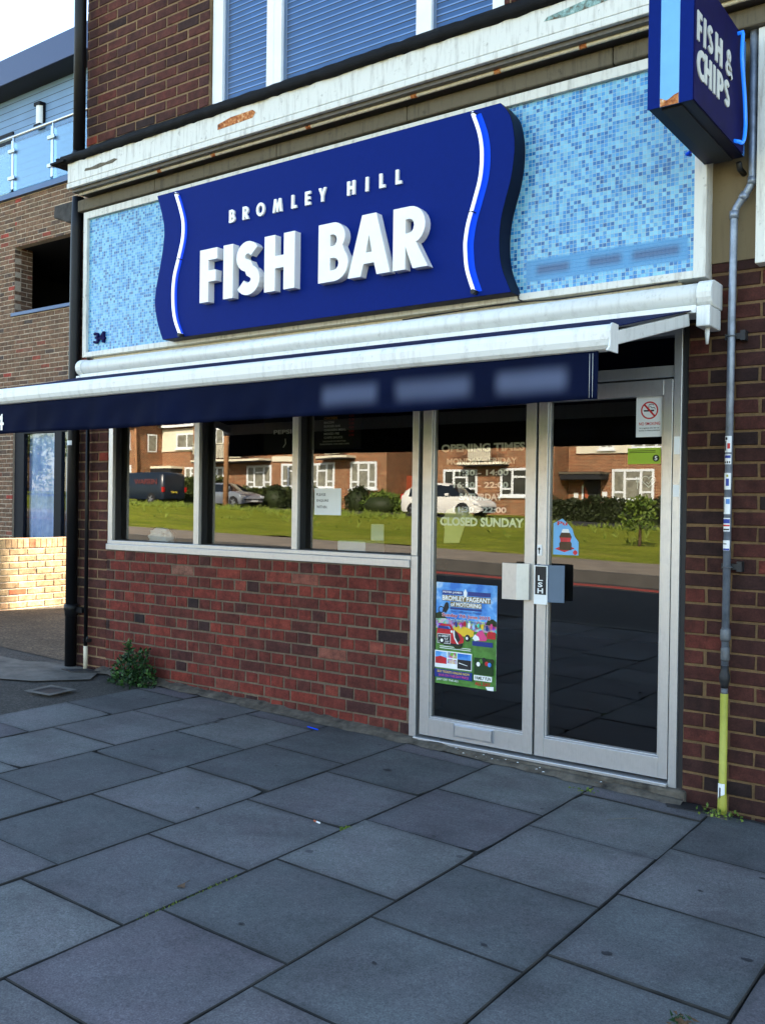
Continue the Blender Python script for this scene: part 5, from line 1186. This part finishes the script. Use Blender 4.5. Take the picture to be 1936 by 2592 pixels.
# left pair: projecting end and recessed white-banded part
h1 = house('brick_house', 'orange brick house at the far left across the road beside the parked van', -62, -53.4, YH, 8, 1.5, 7.0)
win_h(h1, -55.8, -53.95, 5.17, 6.43, YH, 'two', 'pane_dark'); win_h(h1, -55.6, -53.92, 2.6, 4.06, YH, 'two')
h2 = house('brick_house', 'orange brick house with white rendered upper bay behind the van across the road', -53.4, -47.6, YH-2.4, 6, 1.4, 7.0)
m = MB().mat(M['house_white']).box(-53.38, -48.0, YH-2.399, YH-2.3, 5.1, 6.75); m.build('render_band', parent=h2)
win_h(h2, -51.75, -48.4, 5.28, 6.4, YH-2.3, 'three'); win_h(h2, -51.0, -49.0, 2.5, 3.98, YH-2.4)
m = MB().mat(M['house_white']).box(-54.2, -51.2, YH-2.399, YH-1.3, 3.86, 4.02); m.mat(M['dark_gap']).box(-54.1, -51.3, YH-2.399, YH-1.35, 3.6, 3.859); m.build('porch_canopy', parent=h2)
m = MB().mat(M['white_frame']).box(-53.36, -53.33, YH-1.8, YH-1.0, 5.06, 6.35); m.mat(M['net']).box(-53.33, -53.325, YH-1.7, YH-1.1, 5.15, 6.25); m.build('side_window', parent=h1)
MB().mat(M['wood_pole']).tube([(-53.30, YH+.08, 1.5), (-53.30, YH+.08, 6.9)], .07, 8).build('drainpipe', parent=h1)
h3 = house('brick_terrace', 'long orange brick terrace with balconies across the road behind the silver car', -47.55, -31.5, YH, 8, 1.1, 7.0)
m = MB().mat(M['house_white']).box(-47.5, -38.6, YH+.001, YH+.08, 4.72, 5.4); m.build('render_band', parent=h3)
win_h(h3, -46.6, -44.63, 2.4, 3.83, YH); win_h(h3, -42.45, -40.38, 2.42, 3.86, YH); win_h(h3, -39.54, -37.75, 2.5, 3.92, YH); win_h(h3, -37.21, -35.26, 2.43, 3.95, YH); win_h(h3, -34.10, -32.18, 2.37, 3.96, YH)
win_h(h3, -36.8, -33.9, 4.75, 6.2, YH); win_h(h3, -46.2, -44.6, 5.1, 6.4, YH, 'two')
balcony(h3, -46.5, -40.4, 4.24, YH, 1.2); balcony(h3, -36.1, -33.7, 4.3, YH, .9)
MB().mat(M['house_white']).box(-40.3, -38.3, YH+.001, YH+.1, 4.05, 4.36).build('white_band', parent=h3)
h4 = house('brick_terrace', 'orange brick terrace with white balcony across the road behind the white car', -29.4, -20.9, YH, 8, .85, 7.0)
MB().mat(M['house_white']).box(-29.38, -20.92, YH+.001, YH+.1, 4.62, 4.74).build('render_band', parent=h4)
win_h(h4, -27.52, -25.36, 1.95, 3.44, YH, 'triple', 'pane_dark'); win_h(h4, -24.03, -21.7, 1.95, 3.47, YH, 'triple', 'pane_dark'); balcony(h4, -26.13, -23.53, 3.79, YH, .9)
win_h(h4, -26.0, -23.7, 4.8, 6.3, YH)
h5 = house('brick_house', 'orange brick house with entrance porch and long hedge across the road at the right', -20.88, -9.5, YH-1.6, 6.4, .8, 7.0)
Y5 = YH-1.6
MB().mat(M['house_white']).box(-20.4, -9.6, Y5+.001, Y5+.12, 4.22, 5.9).build('render_band', parent=h5)
win_h(h5, -19.1, -18.3, 4.42, 5.6, Y5+.12, 'two'); win_h(h5, -17.4, -15.6, 4.42, 5.6, Y5+.12, 'three'); win_h(h5, -18.45, -16.3, 1.8, 3.40, Y5); win_h(h5, -14.5, -12.4, 1.8, 3.4, Y5)
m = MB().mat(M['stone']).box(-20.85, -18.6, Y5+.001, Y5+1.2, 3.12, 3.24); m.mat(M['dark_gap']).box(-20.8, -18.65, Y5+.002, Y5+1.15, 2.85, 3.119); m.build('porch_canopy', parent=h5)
m = MB().mat(M['dark_gap']).box(-20.0, -19.05, Y5+.001, Y5+.03, 1.0, 2.84); m.mat(M['terracotta']).prism([(-19.95, 1.0), (-19.3, 1.0), (-19.9, 2.5), (-19.95, 2.5)], lambda u, v, t: (u, t, v), Y5+.031, Y5+.04); m.mat(M['white_frame']).box(-20.1, -20.0, Y5+.001, Y5+.06, 1.0, 2.6); m.build('entrance', parent=h5)
m = MB().mat(M['white_frame']).box(-20.55, -20.3, Y5+.001, Y5+.06, 1.9, 2.2).box(-18.95, -18.7, Y5+.001, Y5+.06, 1.95, 2.25); m.build('meter_box', parent=h5)
fn_ = thing('timber_fence', 'reddish timber fence between the two terraces across the road', 'fence', (-30.5, YH-2, 1.0))
m = MB().mat(M['fence_wood'])
x = -31.45
while x < -29.45: m.box(x, x+.13, YH-2.02, YH-2.0, 1.0, 3.2); x += .14
m.build('boards', parent=fn_); MB().mat(M['fence_wood']).box(-31.45, -29.45, YH-2.06, YH-2.021, 1.5, 1.6).box(-31.45, -29.45, YH-2.06, YH-2.021, 2.7, 2.8).build('rail', parent=fn_)

def hedge(name, label, x0, x1, y0, y1, z0, z1, n, size, m='leaf_hedge', rnd=False, cat='hedge', stem=False):
    t = thing(name, label, cat, ((x0+x1)/2, (y0+y1)/2, z0)); mb = MB().mat(M[m])
    def p():
        if rnd:
            a = random.uniform(0, 6.28); b = random.uniform(-.6, 1.57); r = random.uniform(.72, 1.03)+.08*math.sin(5*a)*math.cos(4*b)
            return ((x0+x1)/2+(x1-x0)/2*r*math.cos(a)*math.cos(b), (y0+y1)/2+(y1-y0)/2*r*math.sin(a)*math.cos(b), z0+(z1-z0)*(.38+.6*r*math.sin(b)))
        x = random.uniform(x0, x1); top = z1+.09*math.sin(x*2.1)+.06*math.sin(x*5.7+1)
        if random.random() < .55: return (x, y1-random.random()**2*.3+.07*math.sin(x*4+1), random.uniform(z0, top))
        return (x, random.uniform(y0, y1), top-random.random()**2*.25)
    leaf_cloud(mb, n, p, size, .55); mb.build('foliage', parent=t)
    m2 = MB().mat(M['leaf_dark' if not stem else 'bark'])
    if stem: m2.tube([((x0+x1)/2, (y0+y1)/2, z0-.6), ((x0+x1)/2+.03, (y0+y1)/2, z0+.4*(z1-z0))], [.06, .03], 6)
    elif rnd:
        b = (x0+x1)/2, (y0+y1)/2, z0+(z1-z0)*.42
        m2.tube([(b[0], b[1], z0-.2), (b[0], b[1], z0+.1*(z1-z0)), (b[0], b[1], b[2]), (b[0], b[1], z0+.75*(z1-z0)), (b[0], b[1], z0+.86*(z1-z0))], [.1*(x1-x0), .32*(x1-x0), .38*(x1-x0), .28*(x1-x0), .05], 10)
    else: m2.box(x0+.1, x1-.1, y0+.12, y1-.2, z0-.3, z1-.15)
    m2.build('woody_core', parent=t)
hedge('garden_hedge', 'long dark hedge in front of the porch house across the road', -19.9, -10, -36.9, -35.9, .8, 1.78, 5200, .17, 'leaf_dark')
hedge('garden_hedge', 'tall green hedge behind the parked van across the road', -48.3, -43.0, -37.6, -36.5, 1.3, 3.0, 3000, .2)
hedge('garden_hedge', 'low hedge between the silver car and the terrace across the road', -42.8, -35.2, -37.3, -36.5, 1.2, 2.35, 3600, .17)
hedge('round_bush', 'dark rounded bush in front of the terrace across the road', -32.1, -30.3, -36.8, -35.4, 1.05, 2.42, 1500, .15, 'leaf_dark', True, 'bush')
hedge('round_bush', 'loose bright green shrub beside the dark round bush across the road', -30.9, -28.0, -36.6, -35.2, .95, 2.1, 1300, .2, 'leaf_bright', True, 'bush')
hedge('round_bush', 'rounded bush at the front corner of the silver car', -37.8, -35.9, -36.2, -35.0, 1.2, 2.5, 1300, .16, 'leaf_dark', True, 'bush')
hedge('young_tree', 'small young tree on the grass verge across the road', -9.75, -8.85, -20.4, -19.6, .75, 1.75, 420, .13, 'leaf_bright', True, 'tree', True)
for i_, (x_, y_, h_, lab) in enumerate(((-70, -47, 8.5, 'tall pale green tree far left across the road, nearest the brick house'), (-80, -50, 9.5, 'tallest pale green tree in the row far left across the road'), (-91, -47, 8.0, 'shorter pale green tree at the far end of the row across the road'))):
    t = thing('broadleaf_tree', lab, 'tree', (x_, y_, 2.5)); m = MB().mat(M['bark']); m.tube([(x_, y_, 1), (x_+.1, y_, 4), (x_, y_+.2, h_)], [.35, .25, .08], 8)
    for q_ in range(5): a_ = q_*1.3; m.tube([(x_, y_, 3.5+q_*.5), (x_+2*math.cos(a_), y_+2*math.sin(a_), 5+q_*.6)], [.12, .04], 6)
    m.build('trunk', parent=t); m = MB().mat(M['leaf_bright'])
    cl_ = [(random.gauss(0, 1.9), random.gauss(0, 1.9), random.uniform(3.0, h_), random.uniform(.9, 1.7)) for _ in range(16)]
    def pp():
        c_ = random.choice(cl_); d_ = Vector((random.gauss(0, 1), random.gauss(0, 1), random.gauss(0, .8))).normalized()*c_[3]*random.uniform(.5, 1)
        return (x_+c_[0]+d_.x, y_+c_[1]+d_.y, c_[2]+d_.z)
    leaf_cloud(m, 2200, pp, .38, .6); m.build('crown', parent=t)
pt = thing('plant_pot', 'terracotta pot with a plant in front of the terrace', 'plant pot', (-31.7, -35.0, 1.1)); MB().mat(M['terracotta']).tube([(-31.7, -34.9, 1.1), (-31.7, -34.9, 1.42)], [.13, .2], 12).build('pot', parent=pt)
m = MB().mat(M['leaf_bright']); leaf_cloud(m, 60, lambda: (-31.7+random.gauss(0, .12), -34.9+random.gauss(0, .1), 1.42+random.uniform(0, .3)), .12); m.build('foliage', parent=pt)
tpole = MB().mat(M['wood_pole']); tpole.tube([(-36.15, -30.8, 1.0), (-36.05, -30.8, 9.0)], [.16, .12], 10); tag(tpole.build('telegraph_pole'), 'brown wooden telegraph pole on the verge in front of the silver car', 'pole')

def car(name, label, cat, xr, xf, yc, zg, paint, stations, w, wheels, wr, glass_from, belt, front_lamps=True, van=False):
    """loft along x; stations: (t, bottom, top). xr rear, xf front. greenhouse above belt is glass"""
    t = thing(name, label, cat, ((xr+xf)/2, yc, zg)); L = xf-xr; mb = MB(); n = 9
    for s, zb, zt in stations:
        x = xr+L*s; k = .86 if s in (stations[0][0], stations[-1][0]) else 1
        W = w*k*(1-.10*max(0, (s-.86))/.14-.05*max(0, (.1-s))/.1); bt = min(belt, zt-.03)
        ti = .0 if zt-belt < .05 else .15*min(1, (zt-belt)/.45)
        if van: ti *= .45
        half = [(W*.92, zb), (W, zb+.18), (W, zb+(bt-zb)*.7), (W*.985, bt), (W*(.985-ti*.9), bt+(zt-bt)*.86), (W*(.86-ti), zt-.005)]
        ring_ = [(yc+a, zg+b) for a, b in half]+[(yc, zg+zt+.02)]+[(yc-a, zg+b) for a, b in half[::-1]]
        for a, b in ring_: mb.v.append((x, a, b))
    N = 13; ns = len(stations)
    for i in range(ns-1):
        s0, s1 = stations[i], stations[i+1]
        for j in range(N-1):
            g = False; tall = min(s0[2], s1[2]) > belt+.2
            if j in (3, 8) and glass_from[0] <= (s0[0]+s1[0])/2 <= glass_from[1] and max(s0[2], s1[2]) > belt+.25: g = True
            if j in (4, 5, 6, 7) and abs(s1[2]-s0[2]) > .2 and not van: g = True
            if van and j in (4, 5, 6, 7) and abs(s1[2]-s0[2]) > .5: g = True
            mb.mat(M['car_glass'] if g else paint); mb.smooth = True
            a = i*N+j; mb.face((a, a+1, a+N+1, a+N))
    mb.smooth = False; mb.mat(paint); mb.face(range(N-1, -1, -1)); mb.face(range((ns-1)*N, ns*N))
    mb.build('body', parent=t, fix=True)
    for s in wheels:
        for sg in (1, -1):
            x = xr+L*s; y = yc+sg*(w-.10); m = MB().mat(M['tyre']); m.tube([(x, y-.11, zg+wr), (x, y+.125, zg+wr)], wr, 20); wl = m.build('wheel', parent=t)
            m = MB().mat(M['rim'])
            yo = y+sg*.127
            m.tube([(x, yo-.003, zg+wr), (x, yo+.003, zg+wr)], wr*.2, 10)
            for q in range(5):
                a = q*1.2566; m.quad((x+.05*math.cos(a+1.3), yo+sg*.002, zg+wr+.05*math.sin(a+1.3)), (x+wr*.68*math.cos(a+.14), yo+sg*.002, zg+wr+wr*.68*math.sin(a+.14)), (x+wr*.68*math.cos(a-.14), yo+sg*.002, zg+wr+wr*.68*math.sin(a-.14)), (x+.05*math.cos(a-1.3), yo+sg*.002, zg+wr+.05*math.sin(a-1.3)))
            m.build('rim', parent=wl)
            m = MB().mat(M['tyre']); m.prism(arc(x, zg+wr, wr*1.16, wr*1.16, 0, 180, 14), lambda u, v, e: (u, e, v), yc+sg*(w-.25), yc+sg*(w+.004)); m.build('wheel_arch', parent=t, fix=True)
    return t
sd_ = [(0, .32, .72), (.02, .28, 1.02), (.07, .25, 1.34), (.12, .25, 1.46), (.3, .22, 1.62), (.5, .22, 1.64), (.62, .22, 1.56), (.78, .22, 1.02), (.9, .24, .90), (.97, .26, .74), (1, .34, .58)]
wc = car('parked_car', 'white family car parked on the service road across the road', 'car', -26.2, -21.7, -33.7, .86, M['car_white'], sd_, .91, (.185, .80), .33, (.1, .74), .98)
for sg in (1, -1):
    MB().mat(M['lamp_clear']).prism([(-22.05, 1.60), (-21.80, 1.53), (-21.80, 1.48), (-22.0, 1.5)], lambda u, v, e: (u, e, v), -33.7+sg*.74, -33.7+sg*.90).build('headlight', parent=wc, fix=True)
    MB().mat(M['lamp_red']).box(-26.2, -25.95, -33.7+sg*.78-.06, -33.7+sg*.78+.06, 1.72, 1.98).build('tail_light', parent=wc)
    MB().mat(M['car_white']).box(-23.5, -23.3, -33.7+sg*.95-.06, -33.7+sg*.95+.06, 1.86, 2.0).build('door_mirror', parent=wc, bevel=.03)
MB().mat(M['tyre']).box(-21.72, -21.68, -34.2, -33.2, 1.2, 1.36).build('grille', parent=wc)
ss_ = [(0, .34, .7), (.03, .28, .95), (.1, .25, 1.22), (.22, .22, 1.40), (.4, .22, 1.43), (.54, .22, 1.38), (.72, .22, .95), (.88, .24, .84), (.97, .26, .68), (1, .34, .52)]
sc_ = car('parked_car', 'silver hatchback parked across the road behind the telegraph pole', 'car', -40.9, -36.75, -33.7, 1.16, M['car_silver'], ss_, .86, (.19, .80), .31, (.1, .69), .90)
for sg in (1, -1): MB().mat(M['lamp_clear']).prism([(-37.1, 1.92), (-36.82, 1.84), (-36.82, 1.76), (-37.05, 1.78)], lambda u, v, e: (u, e, v), -33.7+sg*.55, -33.7+sg*.83).build('headlight', parent=sc_, fix=True)
MB().mat(M['plate_white']).box(-36.76, -36.73, -33.96, -33.44, 1.52, 1.63).build('number_plate', parent=sc_)
vs_ = [(0, .34, 1.75), (.02, .3, 1.90), (.1, .3, 1.96), (.4, .3, 1.97), (.7, .3, 1.95), (.8, .3, 1.75), (.9, .3, 1.15), (1, .34, .8)]
vn = car('parked_van', 'dark navy van with faded lettering parked across the road', 'van', -43.4, -48.3, -33.7, 1.28, M['car_navy'], vs_, .95, (.2, .82), .33, (.74, .88), 1.05, van=True)
for sg in (1, -1): MB().mat(M['lamp_red']).box(-43.5, -43.36, -33.7+sg*.86-.06, -33.7+sg*.86+.06, 2.05, 2.35).build('tail_light', parent=vn)
MB().mat(M['plate_yellow']).box(-43.37, -43.34, -33.9, -33.4, 1.98, 2.09).build('number_plate', parent=vn)
m = MB().mat(M['van_letter']); vs2, fs2 = text_geo('WARRIN', 1, .02); a_, b_, c_, d_ = bbox(vs2)
m.add(vs2, fs2, lambda u, v, t: (-45.95+2.1*(u-a_)/(b_-a_), -33.7+.96, 2.50+.32*(v-c_)/(d_-c_))); m.build('lettering', parent=vn)
